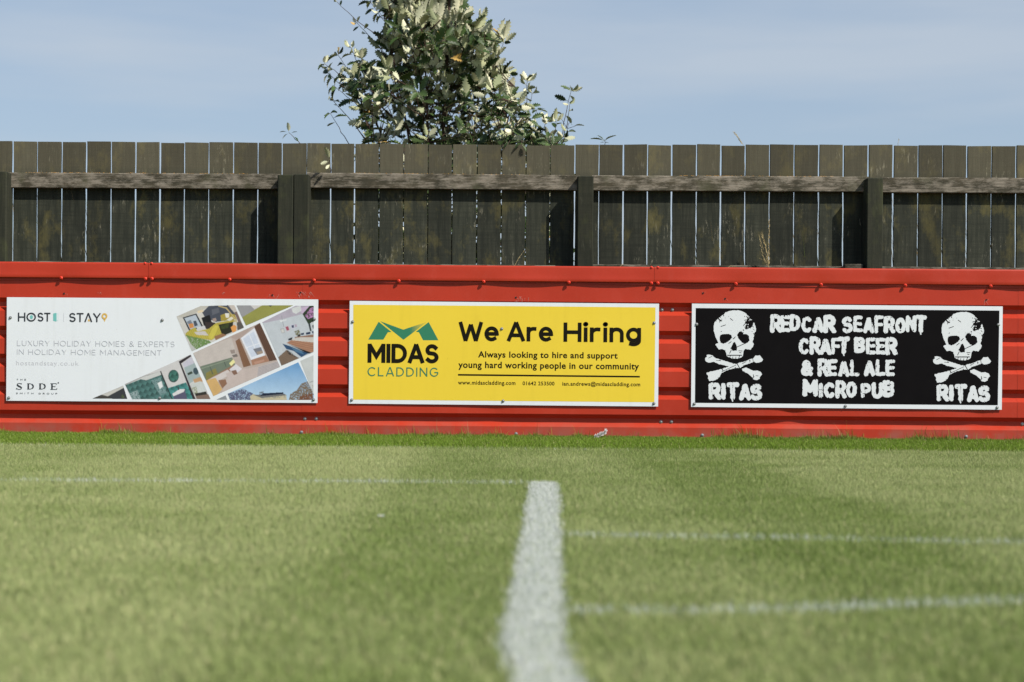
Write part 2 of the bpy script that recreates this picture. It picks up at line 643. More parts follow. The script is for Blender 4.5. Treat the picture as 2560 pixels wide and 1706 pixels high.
# ------------------------------------------------------------------ lettering
def arc(cx, cy, rx, ry, a0, a1, n=10):
    return [(cx + rx * math.cos(R(a0 + (a1 - a0) * i / n)), cy + ry * math.sin(R(a0 + (a1 - a0) * i / n))) for i in range(n + 1)]


def bowl(w, y0, y1, x0=0.0):
    r = (y1 - y0) / 2
    rx = min(r, (w - x0) * .62)
    return [(x0, y1), (w - rx, y1)] + arc(w - rx, (y0 + y1) / 2, rx, r, 90, -90, 8)[1:] + [(x0, y0)]


def glyph(ch):
    """centre-line strokes in a box of given width and height 1 -> (width, strokes)"""
    if ch == 'A': return .74, [[(0, 0), (.335, 1)], [(.405, 1), (.74, 0)], [(.13, .27), (.61, .27)]]
    if ch == 'V': return .7, [[(0, 0), (.33, 1)], [(.37, 1), (.7, 0)]]          # an A without its bar
    if ch == 'B': return .60, [[(0, 0), (0, 1)], bowl(.56, .52, 1), bowl(.6, 0, .52)]
    if ch == 'C': return .74, [arc(.42, .5, .42, .5, 48, 312, 16)]
    if ch == 'D': return .70, [[(0, 0), (0, 1)], [(0, 1), (.25, 1)] + arc(.25, .5, .45, .5, 90, -90, 12)[1:] + [(0, 0)]]
    if ch == 'E': return .52, [[(0, 0), (0, 1)], [(0, 1), (.52, 1)], [(0, .51), (.47, .51)], [(0, 0), (.52, 0)]]
    if ch == 'F': return .50, [[(0, 0), (0, 1)], [(0, 1), (.5, 1)], [(0, .5), (.45, .5)]]
    if ch == 'G': return .78, [arc(.42, .5, .42, .5, 48, 335, 16) + [(.80, .29), (.80, .46)], [(.80, .46), (.5, .46)]]
    if ch == 'H': return .68, [[(0, 0), (0, 1)], [(.68, 0), (.68, 1)], [(0, .5), (.68, .5)]]
    if ch == 'I': return .0, [[(0, 0), (0, 1)]]
    if ch == 'K': return .62, [[(0, 0), (0, 1)], [(0, .35), (.6, 1)], [(.2, .56), (.62, 0)]]
    if ch == 'L': return .50, [[(0, 0), (0, 1)], [(0, 0), (.5, 0)]]
    if ch == 'M': return .84, [[(0, 0), (0, 1)], [(.05, .97), (.42, .30), (.79, .97)], [(.84, 1), (.84, 0)]]
    if ch == 'N': return .70, [[(0, 0), (0, 1)], [(.05, .94), (.65, .06)], [(.7, 0), (.7, 1)]]
    if ch == 'O': return .90, [arc(.45, .5, .45, .5, 0, 360, 26)]
    if ch == 'P': return .58, [[(0, 0), (0, 1)], bowl(.58, .42, 1)]
    if ch == 'R': return .60, [[(0, 0), (0, 1)], bowl(.58, .45, 1), [(.30, .45), (.62, 0)]]
    if ch == 'S': return .56, [arc(.28, .74, .27, .26, 35, 250, 10)[:-1] + arc(.28, .26, .29, .26, 95, -145, 12)]
    if ch == 'T': return .62, [[(0, 1), (.62, 1)], [(.31, 0), (.31, 1)]]
    if ch == 'U': return .66, [[(0, 1), (0, .33)] + arc(.33, .33, .33, .33, 180, 360, 10)[1:] + [(.66, 1)]]
    if ch == 'W': return 1.06, [[(0, 1), (.235, .0)], [(.285, .0), (.50, .84)], [(.56, .84), (.775, .0)], [(.825, .0), (1.06, 1)]]
    if ch == 'e': return .54, [arc(.28, .36, .28, .36, 0, 305, 16), [(.03, .36), (.53, .36)]]
    if ch == 'r': return .36, [[(0, 0), (0, .70)], [(0, .40)] + arc(.27, .40, .27, .30, 170, 78, 6)]
    if ch == 'i': return .0, [[(0, 0), (0, .70)], arc(0, 1.02, .032, .03, 0, 360, 12)]
    if ch == 'n': return .50, [[(0, 0), (0, .70)], [(0, .45)] + arc(.25, .44, .25, .27, 165, 0, 9) + [(.50, 0)]]
    if ch == 'g': return .52, [arc(.27, .355, .27, .355, 0, 360, 20), [(.54, .70), (.54, .0)] + arc(.27, -.02, .27, .22, 0, -118, 8)[1:]]
    if ch == 'X': return .64, [[(0, 0), (.64, 1)], [(0, 1), (.64, 0)]]
    if ch == 'Y': return .68, [[(0, 1), (.34, .45), (.68, 1)], [(.34, .45), (.34, 0)]]
    if ch == '&': return .70, [[(.70, 0), (.16, .66)] + arc(.32, .79, .19, .21, 200, -20, 8) + [(.10, .42)] + arc(.28, .25, .25, .25, 140, 340, 8) + [(.68, .42)]]
    return .35, []


def ribbon(pts, hw, closed=False, ext=0.0):
    """polyline -> quad strip with mitred corners"""
    P = [Vector((a, b)) for a, b in pts]
    n = len(P)
    if ext and not closed:
        P[0] = P[0] + (P[0] - P[1]).normalized() * ext; P[-1] = P[-1] + (P[-1] - P[-2]).normalized() * ext
    vs = []
    for i in range(n):
        if closed:
            a = P[i - 1 if i > 0 else n - 2]; b = P[(i + 1) if i < n - 1 else 1]
        else:
            a = P[max(i - 1, 0)]; b = P[min(i + 1, n - 1)]
        d0 = (P[i] - a).normalized() if (P[i] - a).length > 1e-9 else (b - P[i]).normalized()
        d1 = (b - P[i]).normalized() if (b - P[i]).length > 1e-9 else d0
        n0, n1 = Vector((-d0.y, d0.x)), Vector((-d1.y, d1.x))
        mm_ = (n0 + n1)
        if mm_.length < 1e-6: mm_ = n0
        mm_.normalize()
        k = hw / max(0.35, mm_.dot(n0))
        vs += [P[i] + mm_ * k, P[i] - mm_ * k]
    fs = [(2 * i, 2 * i + 1, 2 * i + 3, 2 * i + 2) for i in range(n - 1)]
    return vs, fs


class Sign:
    def __init__(self, tl, tr, br, bl, label):
        self.tl, self.tr, self.bl = Vector(tl), Vector(tr), Vector(bl)
        self.ex, self.ey = self.tr - self.tl, self.bl - self.tl
        self.W, self.H = self.ex.length / 423, self.ey.length / 423
        Y = -0.0105
        self.Y = Y
        a, b = at(*bl, Y), at(*br, Y)
        tilt = math.atan2(b.z - a.z, b.x - a.x)
        mid = (a + b) / 2
        self.root = empty('advertising_board', mid)
        self.root.rotation_euler = (0, -tilt, 0)
        tag(self.root, label, 'sign', 'advertising boards screwed to the red barrier')
        self.layer = 0; self.y0 = -0.0014
        self.scale = (b - a).length / self.W
        mb = MB()
        W, H = self.W / 2, self.H
        # slightly bowed thin sheet, rear towards the wall
        n = 24
        vs, fs = [], []
        for i in range(n + 1):
            x = -W + 2 * W * i / n
            for (y, z) in ((0, 0), (0, H), (.003, H), (.003, 0)):
                vs.append((x, y, z))
        for i in range(n):
            for k in range(4):
                j = (k + 1) % 4
                fs.append((i * 4 + k, (i + 1) * 4 + k, (i + 1) * 4 + j, i * 4 + j)[::-1])
        fs += [(0, 1, 2, 3), tuple(n * 4 + k for k in (3, 2, 1, 0))]
        mb.add(vs, fs)
        mb.build('sign_panel', M_WHITE, self.root)

    def P(self, px, py):
        d = Vector((px, py)) - self.tl
        det = self.ex.x * self.ey.y - self.ex.y * self.ey.x
        a = (d.x * self.ey.y - d.y * self.ey.x) / det
        b = (self.ex.x * d.y - self.ex.y * d.x) / det
        return a * self.W - self.W / 2, (1 - b) * self.H

    def y(self):
        self.layer += 1
        return -0.0004 - 0.000015 * (self.layer % 60)

    def poly(self, name, polys, m):
        for pl in polys:
            mb = MB()
            q = [self.P(*c) for c in pl]
            y = self.y()
            vs = [(a, y, b) for a, b in q]
            area = sum(q[i][0] * q[(i + 1) % len(q)][1] - q[(i + 1) % len(q)][0] * q[i][1] for i in range(len(q)))
            f = tuple(range(len(q)))
            mb.add(vs, [f if area > 0 else f[::-1]])
            o = mb.build(name, m, self.root)
        return o

    def strokes(self, mb, lines, hw, ext=0.0):
        for pts in lines:
            closed = len(pts) > 2 and (Vector(pts[0]) - Vector(pts[-1])).length < 1e-6
            v2, fs = ribbon(pts, hw, closed, ext)
            self.k = (getattr(self, 'k', 0) + 1) % 12
            y = self.y0 - 0.000015 * self.k
            mb.add([(a, y, b) for a, b in v2], [f[::-1] for f in fs])

    def caps(self, name, words, m, weight, spacing=.22, space=.45):
        """words: list of (text, box) ; box = xl, xr, ytop at left, ybase at left (photo px)"""
        mb = MB(); self.y()
        for (text, (xl, xr, yt, yb)) in words:
            u0, v1 = self.P(xl, yt); _, v0 = self.P(xl, yb); u1, _ = self.P(xr, yt)
            h = v1 - v0
            hw = h * weight / 2
            x = 0; items = []
            for ch in text:
                if ch == ' ': x += space; continue
                w, st = glyph(ch)
                items.append((x, st)); x += w + spacing + weight
            tot = x - spacing - weight
            sx = (u1 - u0 - 2 * hw) / tot
            for (ox, st) in items:
                self.strokes(mb, [[(u0 + hw + (ox + a) * sx, v0 + hw + b * (h - 2 * hw)) for a, b in s] for s in st], hw, hw * .97)
        return mb.build(name, m, self.root)

    def font(self, name, words, m, offset=0.0, spacing=1.0):
        mb = MB()
        for (text, (xl, xr, yt, yb)) in words:
            u0, v1 = self.P(xl, yt); _, v0 = self.P(xl, yb); u1, _ = self.P(xr, yt)
            vs, fs, bb = text_mesh(text, offset, spacing)
            k = (v1 - v0) / CAPH
            sx = (u1 - u0) / (bb[1] - bb[0])
            y = self.y()
            mb.add([(u0 + (a - bb[0]) * sx, y, v0 + b * k) for a, b in vs], fs)
        return mb.build(name, m, self.root)

    def screws(self, pts):
        for (px, py) in pts:
            a, b = self.P(px, py)
            place('hex', 'screw', (a, -0.0008, b), self.root, 1.0)


def text_mesh(text, offset=0.0, spacing=1.0):
    cu = bpy.data.curves.new('t', 'FONT')
    cu.body = text; cu.size = 1; cu.offset = offset; cu.space_character = spacing
    cu.resolution_u = 5
    ob = bpy.data.objects.new('t', cu)
    C.objects.link(ob)
    dg = bpy.context.evaluated_depsgraph_get(); dg.update()
    me = ob.evaluated_get(dg).to_mesh()
    vs = [(v.co.x, v.co.y) for v in me.vertices]
    fs = []
    for q in me.polygons:
        idx = list(q.vertices)
        ar = sum(vs[idx[i]][0] * vs[idx[(i + 1) % len(idx)]][1] - vs[idx[(i + 1) % len(idx)]][0] * vs[idx[i]][1] for i in range(len(idx)))
        fs.append(tuple(idx) if ar > 0 else tuple(idx[::-1]))
    ob.evaluated_get(dg).to_mesh_clear()
    bpy.data.objects.remove(ob); bpy.data.curves.remove(cu)
    xs = [v[0] for v in vs]; ys = [v[1] for v in vs]
    return vs, fs, (min(xs), max(xs), min(ys), max(ys))


CAPH = text_mesh('H')[2][3]

c1 = lambda x, y: (x * .3485, 720 + y * .3485)
c2 = lambda x, y: (840 + x * .357, 720 + y * .357)
c3 = lambda x, y: (1680 + x * .374, 720 + y * .374)
c4 = lambda x, y: (420 + x * .17, 750 + y * .17)
c5 = lambda x, y: (1740 + x * .17, 760 + y * .17)
c7 = lambda x, y: (780 + x * .236, 730 + y * .236)


def bx(c, xl, xr, yt, yb):
    a = c(xl, yt); b = c(xr, yb)
    return (a[0], b[0], a[1], b[1])


# ------------------------------------------------------------------ field -> mesh (marching squares) for rough print
def smooth_noise(h, w, cell, seed):
    r = np.random.default_rng(seed)
    gh, gw = int(h / cell) + 3, int(w / cell) + 3
    g = r.random((gh, gw))
    yy = np.arange(h) / cell; xx = np.arange(w) / cell
    yi = yy.astype(int); xi = xx.astype(int)
    fy = (yy - yi)[:, None]; fx = (xx - xi)[None, :]
    fy = fy * fy * (3 - 2 * fy); fx = fx * fx * (3 - 2 * fx)
    a = g[np.ix_(yi, xi)]; b = g[np.ix_(yi, xi + 1)]; c_ = g[np.ix_(yi + 1, xi)]; d = g[np.ix_(yi + 1, xi + 1)]
    return (a * (1 - fx) + b * fx) * (1 - fy) + (c_ * (1 - fx) + d * fx) * fy - 0.5


def inpoly(X, Y, pl):
    r = np.zeros(X.shape, bool)
    n = len(pl)
    for i in range(n):
        x0, y0 = pl[i]; x1, y1 = pl[(i + 1) % n]
        if y0 == y1: continue
        cnd = ((Y >= y0) != (Y >= y1)) & (X < (x1 - x0) * (Y - y0) / (y1 - y0) + x0)
        r ^= cnd
    return r


def segdist(X, Y, pts):
    d = np.full(X.shape, 1e9)
    for i in range(len(pts) - 1):
        ax, ay = pts[i]; bx_, by_ = pts[i + 1]
        vx, vy = bx_ - ax, by_ - ay
        L2 = vx * vx + vy * vy + 1e-12
        tt = np.clip(((X - ax) * vx + (Y - ay) * vy) / L2, 0, 1)
        d = np.minimum(d, np.hypot(X - ax - tt * vx, Y - ay - tt * vy))
    return d


def polydist(X, Y, pl):
    """signed distance, positive inside"""
    d = segdist(X, Y, list(pl) + [pl[0]])
    return np.where(inpoly(X, Y, pl), d, -d)


def field_mesh(mb, X, Y, Fv, conv, y):
    """X,Y grids in photo px; Fv>0 is inked; conv: px->(u,v)"""
    H, W = Fv.shape
    ins = Fv > 0
    full = ins[:-1, :-1] & ins[1:, :-1] & ins[:-1, 1:] & ins[1:, 1:]
    anyc = ins[:-1, :-1] | ins[1:, :-1] | ins[:-1, 1:] | ins[1:, 1:]
    xs, ys = X[0], Y[:, 0]
    for r in range(H - 1):
        c_ = 0
        row = full[r]
        while c_ < W - 1:
            if row[c_]:
                e = c_
                while e < W - 1 and row[e]: e += 1
                q = [(xs[c_], ys[r]), (xs[e], ys[r]), (xs[e], ys[r + 1]), (xs[c_], ys[r + 1])]
                mb.add([(a, y, b) for a, b in (conv(*k) for k in q[::-1])], [(0, 1, 2, 3)])
                c_ = e
            else:
                c_ += 1
    part = anyc & ~full
    for r, c_ in zip(*np.nonzero(part)):
        cs = [(r, c_), (r, c_ + 1), (r + 1, c_ + 1), (r + 1, c_)]
        out = []
        for k in range(4):
            (r0, q0), (r1, q1) = cs[k], cs[(k + 1) % 4]
            f0, f1 = Fv[r0, q0], Fv[r1, q1]
            if f0 > 0: out.append((xs[q0], ys[r0]))
            if (f0 > 0) != (f1 > 0):
                s = f0 / (f0 - f1)
                out.append((xs[q0] + (xs[q1] - xs[q0]) * s, ys[r0] + (ys[r1] - ys[r0]) * s))
        if len(out) >= 3:
            mb.add([(a, y, b) for a, b in (conv(*k) for k in out[::-1])], [tuple(range(len(out)))])


# ---- board 1 : white, with printed photographs
s1 = Sign((17.4, 743.7), (794.9, 750.3), (792.8, 1007.9), (16.4, 1002.3),
          'white advertising board with a slanted collage of room photographs, left of the yellow board')
s1.caps('logo_lettering', [('HO', bx(c1, 130, 259, 178, 242)), ('ST', bx(c1, 271, 363, 179, 242)),
                           ('STVY', bx(c1, 498, 722, 181, 246))], M_CHAR, .15, .12)
o_ = c1(226, 211)
s1.poly('logo_mark', [[(o_[0] + 4.0 * math.cos(k * .524), o_[1] + 5.2 * math.sin(k * .524)) for k in range(12)],
                      [c1(382, 186), c1(405, 180), c1(405, 244), c1(382, 238)]], M_TEAL)
s1.poly('logo_mark', [[c1(405, 185), c1(418, 187), c1(418, 238), c1(405, 240)]], M_TEALP)
s1.poly('logo_mark', [[c1(408, 189), c1(415.5, 190.5), c1(415.5, 235), c1(408, 236)]], M_WHITE)
s1.poly('divider_line', [[c1(456, 183), c1(458.5, 183), c1(458.5, 246), c1(456, 246)]], M_PALE)
pc = c1(750, 205)
ring = [s1.P(pc[0] + 5.3 * math.cos(R(a)), pc[1] - 5.6 * math.sin(R(a))) for a in range(0, 361, 20)]
mbp = MB(); s1.strokes(mbp, [ring], 0.0046)
mbp.build('pin_mark', M_GOLD, s1.root); mbp = MB()
y_ = s1.y()
mbp.add([(a, y_, b) for a, b in (s1.P(*q) for q in (c1(738, 220), c1(750, 247), c1(762, 220)))], [(0, 1, 2)])
mbp.build('pin_mark', M_GOLD, s1.root); mbp = MB()
y_ = s1.y()
mbp.add([(a, y_, b) for a, b in (s1.P(*q) for q in (c1(628, 242), c1(648, 242), c1(637, 222)))], [(0, 1, 2)])
mbp.build('pin_mark', M_GOLD, s1.root)
s1.caps('tagline_lettering', [('LUXURY HOLIDAY HOMES & EXPERTS', bx(c1, 125, 1253, 377, 416)),
                              ('IN HOLIDAY HOME MANAGEMENT', bx(c1, 125, 1160, 440, 478))], M_PALE, .085, .22, .5)
s1.font('web_address', [('hostandstay.co.uk', bx(c1, 118, 566, 523, 555))], M_PALE, -0.002, 1.15)
s1.caps('group_lettering', [('THE', bx(c1, 121, 190, 653, 664)), ('SMITH', bx(c1, 118, 243, 751, 762)), ('GROUP', bx(c1, 279, 414, 753, 764))], M_CHAR, .17, .75, 1)
# serif capitals S D D E
mbp = MB()
def sser(lines, hw): s1.strokes(mbp, [[s1.P(*c1(a, b)) for a, b in l] for l in lines], hw)
for x0 in (197, 282):
    sser([[(x0 + 9, 686), (x0 + 9, 728)]], .0042)
    sser([[(x0, 687), (x0 + 18, 687)], [(x0, 727), (x0 + 18, 727)]], .0010)
    sser([[(x0 + 9, 687), (x0 + 26, 688), (x0 + 38, 694)], [(x0 + 9, 727), (x0 + 26, 726), (x0 + 38, 720)]], .0014)
    sser([[(x0 + 36, 692), (x0 + 43, 701), (x0 + 44.5, 708), (x0 + 43, 715), (x0 + 36, 722)]], .0036)
sser([[(376, 687), (376, 729)]], .0042)
sser([[(364, 687), (408, 687)], [(364, 729), (412, 729)], [(376, 708), (398, 708)]], .0013)
sser([[(407, 687), (407, 696)], [(411, 729), (411, 719)], [(398, 703), (398, 713)]], .0014)
sser([[(158, 692), (158, 684)], [(121, 718), (121, 729)]], .0014)
sser([[(157, 692), (150, 686), (138, 685), (128, 688), (125, 694), (130, 701)], [(150, 711), (160, 716), (156, 725), (144, 729), (132, 728), (121, 720)]], .0015)
sser([[(126, 695), (135, 704), (150, 711), (157, 718)]], .0042)
sser([[(421 + 4 * math.cos(R(a)), 682 + 4 * math.sin(R(a))) for a in range(0, 361, 45)]], .0012)
mbp.build('group_lettering', M_CHAR, s1.root)

# --- printed photographs: small coloured cells
def k4(pts): return [((c4(a, b)[0]) / .3485, (c4(a, b)[1] - 720) / .3485) for a, b in pts]


def photo(clip, base, shapes, seed, grain=.06, grad=None):
    """clip and shapes in crop-1 units; one printed picture"""
    xs_ = [p_[0] for p_ in clip]; ys_ = [p_[1] for p_ in clip]
    st = 2.3
    gx = np.arange(min(xs_), max(xs_) + st, st); gy = np.arange(min(ys_), max(ys_) + st, st)
    X, Y = np.meshgrid(gx, gy)
    Cx, Cy = X[:-1, :-1] + st / 2, Y[:-1, :-1] + st / 2
    h, w = Cx.shape
    col = np.empty((h, w, 3)); col[:] = srgb(*base)[:3]
    if grad:
        g1 = np.array(srgb(*grad)[:3]); f = ((Cy - Cy.min()) / (np.ptp(Cy) + 1e-9))[..., None]
        col = col * (1 - f) + g1 * f
    r = np.random.default_rng(seed)
    for sh in shapes:
        pl, cc = sh[0], np.array(srgb(*sh[1])[:3])
        mk = inpoly(Cx, Cy, pl)
        if len(sh) > 2:
            if sh[2] == 'speckle':
                n_ = smooth_noise(h, w, 2.2, seed + 5) + r.random((h, w)) * .7 - .35
                mk &= n_ > sh[3]
                col[mk] = cc
                continue
            if sh[2] == 'tiles':
                n_ = (((Cx * .9 + Cy * .43) // 9 + (Cy * .9 - Cx * .43) // 26 * 3) * 7919 % 13) / 13.0
                col[mk] = cc * (0.55 + 0.9 * n_[mk][:, None])
                continue
            if sh[2] == 'stripe':
                n_ = ((Cx * sh[3][0] + Cy * sh[3][1]) % sh[3][2]) / sh[3][2]
                col[mk] = cc * (0.7 + 0.6 * n_[mk][:, None])
                continue
            if sh[2] == 'fade':
                g1 = np.array(srgb(*sh[3])[:3])
                yy0, yy1 = Cy[mk].min() if mk.any() else 0, Cy[mk].max() if mk.any() else 1
                f = ((Cy - yy0) / (yy1 - yy0 + 1e-9))[..., None]
                cc2 = cc * (1 - f) + g1 * f
                col[mk] = cc2[mk]
                continue
        col[mk] = cc
    col *= 1 + (smooth_noise(h, w, 14, seed)[..., None]) * grain * 1.6 + (r.random((h, w, 1)) - .5) * grain * 3
    pad = np.pad(col, ((1, 1), (1, 1), (0, 0)), 'edge')
    col = col * .34 + .11 * (pad[:-2, 1:-1] + pad[2:, 1:-1] + pad[1:-1, :-2] + pad[1:-1, 2:]) + .055 * (pad[:-2, :-2] + pad[2:, 2:] + pad[2:, :-2] + pad[:-2, 2:])
    lum = col.mean(2, keepdims=True); col = lum + (col - lum) * .86
    keep = inpoly(Cx, Cy, clip)
    nx = X.shape[1]
    y = s1.y()
    UV = np.array([s1.P(a * .3485, 720 + b * .3485) for a, b in ((0, 0), (1000, 0), (0, 1000))])
    du, dv = (UV[1] - UV[0]) / 1000, (UV[2] - UV[0]) / 1000
    U = UV[0][0] + X * du[0] + Y * dv[0]; V = UV[0][1] + X * du[1] + Y * dv[1]
    co = np.stack([U, np.full_like(U, y), V], -1).reshape(-1, 3)
    ri, ci = np.nonzero(keep)
    a = ri * nx + ci
    faces = np.stack([a + nx, a + nx + 1, a + 1, a], 1)
    uniq, inv = np.unique(faces, return_inverse=True)
    faces = inv.reshape(faces.shape)
    me = bpy.data.meshes.new('printed_photo')
    me.from_pydata(co[uniq].tolist(), [], faces.tolist())
    at_ = me.color_attributes.new('Col', 'FLOAT_COLOR', 'CORNER')
    cc = np.ones((len(faces), 4)); cc[:, :3] = np.clip(col[ri, ci], 0, 1) * .93
    at_.data.foreach_set('color', np.repeat(cc, 4, 0).ravel())
    return link('printed_photo', me, M_PRINT, s1.root)


def ell(cx, cy, rx, ry, rot=0, n=18):
    cr, sr = math.cos(R(rot)), math.sin(R(rot))
    return [(cx + rx * math.cos(2 * math.pi * i / n) * cr - ry * math.sin(2 * math.pi * i / n) * sr,
             cy + rx * math.cos(2 * math.pi * i / n) * sr + ry * math.sin(2 * math.pi * i / n) * cr) for i in range(n)]


photo(k4([(125, 250), (480, 95), (975, 85), (1118, 415), (352, 762)]), (205, 200, 192), [
    (k4([(125, 250), (480, 95), (640, 85), (500, 160), (220, 270)]), (190, 184, 172)),
    (k4([(500, 190), (600, 95), (880, 85), (1000, 210), (960, 300), (700, 330), (540, 260)]), (72, 76, 88)),
    (k4([(640, 150), (740, 120), (760, 190), (650, 230)]), (96, 98, 108)),
    (k4([(880, 85), (975, 85), (1060, 260), (1000, 230)]), (198, 186, 176)),
    (k4([(215, 265), (415, 205), (520, 400), (315, 470)]), (40, 42, 46)),
    (k4([(240, 275), (405, 225), (490, 395), (325, 440)]), (178, 188, 200)),
    (k4([(275, 330), (330, 300), (360, 350), (300, 370)]), (120, 128, 140)),
    (k4([(300, 360), (370, 350), (380, 410), (320, 425)]), (214, 138, 60)),
    (k4([(370, 320), (410, 310), (440, 380), (390, 400)]), (70, 78, 92)),
    (k4([(430, 170), (510, 150), (520, 180), (440, 205)]), (222, 200, 160)),
    (k4([(490, 270), (610, 225), (640, 330), (700, 350), (650, 440), (540, 430)]), (28, 26, 28)),
    (k4([(540, 330), (690, 340), (640, 440), (560, 430)]), (58, 46, 44)),
    (k4([(330, 440), (400, 410), (430, 470), (600, 430), (700, 350), (750, 340), (760, 420), (800, 500), (640, 600), (260, 540), (255, 500)]), (186, 170, 44), 'stripe', (.9, .43, 12)),
    (k4([(640, 450), (690, 380), (740, 380), (700, 500), (640, 590), (600, 560)]), (206, 190, 52)),
    (k4([(700, 345), (960, 300), (1010, 320), (760, 380)]), (180, 160, 44)),
    (k4([(260, 520), (600, 600), (640, 640), (420, 735), (340, 660)]), (104, 138, 66), 'speckle', -.35),
    (k4([(300, 620), (420, 735), (352, 762)]), (190, 190, 184)),
    (k4([(740, 370), (960, 330), (940, 480), (800, 540)]), (44, 44, 26)),
    (k4([(770, 390), (900, 350), (880, 420), (790, 440)]), (64, 74, 30), 'speckle', -.2),
    (k4([(680, 540), (800, 500), (860, 525), (700, 600)]), (150, 108, 70)),
    (k4([(380, 480), (540, 465), (600, 530), (420, 520)]), (200, 192, 186)),
    (k4([(420, 410), (540, 385), (555, 430), (430, 440)]), (206, 204, 206)),
    (k4([(770, 230), (850, 205), (980, 220), (1010, 290), (780, 320)]), (168, 146, 40)),
    (k4([(835, 205), (900, 200), (900, 265), (850, 270)]), (226, 220, 206)),
    (k4([(860, 300), (930, 250), (965, 280), (900, 320)]), (222, 214, 192)),
    (k4([(650, 285), (700, 270), (715, 310), (670, 330)]), (164, 140, 128)),
    (k4([(740, 90), (860, 120), (1010, 300), (1020, 380), (990, 300), (850, 135), (740, 105)]), (196, 172, 110)),
    (k4([(920, 410), (970, 370), (1010, 400), (1000, 465), (950, 490)]), (226, 150, 60)),
    (k4([(1010, 340), (1070, 320), (1118, 415), (1020, 455)]), (90, 84, 78)),
    (k4([(975, 190), (1010, 180), (1080, 340), (1030, 330)]), (120, 96, 90)),
], 1)
photo(k4([(1005, 88), (1840, 88), (1145, 385)]), (150, 148, 150), [
    (k4([(1210, 88), (1380, 88), (1270, 150)]), (206, 200, 196)),
    (k4([(1380, 88), (1840, 88), (1145, 385), (1085, 265)]), (150, 148, 62)),
    (k4([(1470, 86), (1530, 88), (1505, 108)]), (30, 30, 34))], 2)
photo(k4([(1385, 335), (1870, 95), (2140, 95), (2140, 775), (1670, 975)]), (190, 196, 202), [
    (k4([(1385, 335), (1870, 95), (2100, 95), (1980, 215), (1640, 300), (1395, 350)]), (176, 166, 180)),
    (k4([(1900, 140), (2080, 95), (1980, 215)]), (196, 170, 200)),
    (k4([(1815, 130), (1945, 95), (1960, 165), (1880, 215), (1830, 190)]), (206, 208, 206)),
    (k4([(1975, 215), (2080, 95), (2140, 95), (2140, 330), (2060, 365)]), (44, 58, 36)),
    (k4([(2010, 240), (2090, 130), (2140, 110), (2135, 260), (2060, 290)]), (186, 124, 180), 'speckle', -.1),
    (k4([(2060, 360), (2085, 350), (2110, 470), (2085, 465)]), (40, 50, 50)),
    (k4([(2100, 340), (2140, 330), (2140, 440), (2115, 450)]), (200, 204, 204)),
    (k4([(2120, 380), (2140, 370), (2140, 430), (2125, 430)]), (40, 44, 52)),
    (k4([(1660, 240), (1670, 240), (1705, 400), (1695, 400)]), (150, 152, 156)),
    (k4([(1640, 310), (1740, 290), (1745, 310), (1650, 335)]), (216, 218, 220)),
    (k4([(1650, 435), (1700, 425), (1715, 490), (1670, 497)]), (160, 158, 154)),
    (k4([(1660, 442), (1697, 434), (1707, 484), (1674, 490)]), (206, 204, 200)),
    (k4([(1710, 400), (1775, 375), (1800, 460), (1740, 480)]), (196, 190, 196)),
    (k4([(1725, 405), (1765, 395), (1780, 450), (1745, 460)]), (168, 72, 96)),
    (k4([(1795, 375), (1850, 360), (1870, 435), (1820, 445)]), (196, 196, 210)),
    (k4([(1812, 385), (1845, 375), (1852, 415), (1822, 420)]), (62, 70, 100)),
    (k4([(1860, 370), (1885, 365), (1895, 400), (1870, 410)]), (176, 150, 170)),
    (k4([(1855, 470), (1925, 445), (1950, 520), (1920, 570), (1880, 530)]), (118, 116, 84), 'speckle', -.25),
    (k4([(1905, 520), (1945, 520), (1955, 580), (1920, 590)]), (40, 42, 46)),
    (k4([(1950, 500), (2000, 490), (2000, 520), (1955, 525)]), (34, 50, 80)),
    (k4([(2025, 490), (2090, 475), (2090, 510), (2030, 520)]), (34, 50, 80)),
    (k4([(2115, 470), (2140, 465), (2140, 505), (2120, 500)]), (34, 50, 80)),
    (k4([(1860, 555), (2140, 515), (2140, 560), (1870, 580)]), (150, 112, 92)),
    (k4([(1810, 590), (1900, 560), (2140, 555), (2140, 640), (1830, 605)]), (200, 192, 184)),
    (k4([(1765, 580), (1830, 555), (1820, 595), (1770, 605)]), (30, 34, 40)),
    (k4([(1740, 640), (1810, 600), (2140, 635), (2140, 770), (2100, 785)]), (168, 118, 88), 'stripe', (.2, 1, 14)),
    (k4([(1620, 850), (1745, 740), (1820, 800), (1930, 865), (1670, 975)]), (122, 100, 82), 'stripe', (.9, .5, 9)),
    (k4([(1740, 650), (2110, 785), (2060, 800), (1900, 720)]), (24, 26, 30)),
    (k4([(1680, 650), (1800, 690), (2060, 795), (1960, 850), (1850, 760), (1740, 730)]), (34, 74, 112)),
    (k4([(1800, 700), (1960, 760), (2000, 810), (1880, 770)]), (70, 116, 150)),
    (k4([(1745, 735), (1850, 800), (1900, 860), (1760, 800)]), (46, 44, 44), 'speckle', 0),
], 3)
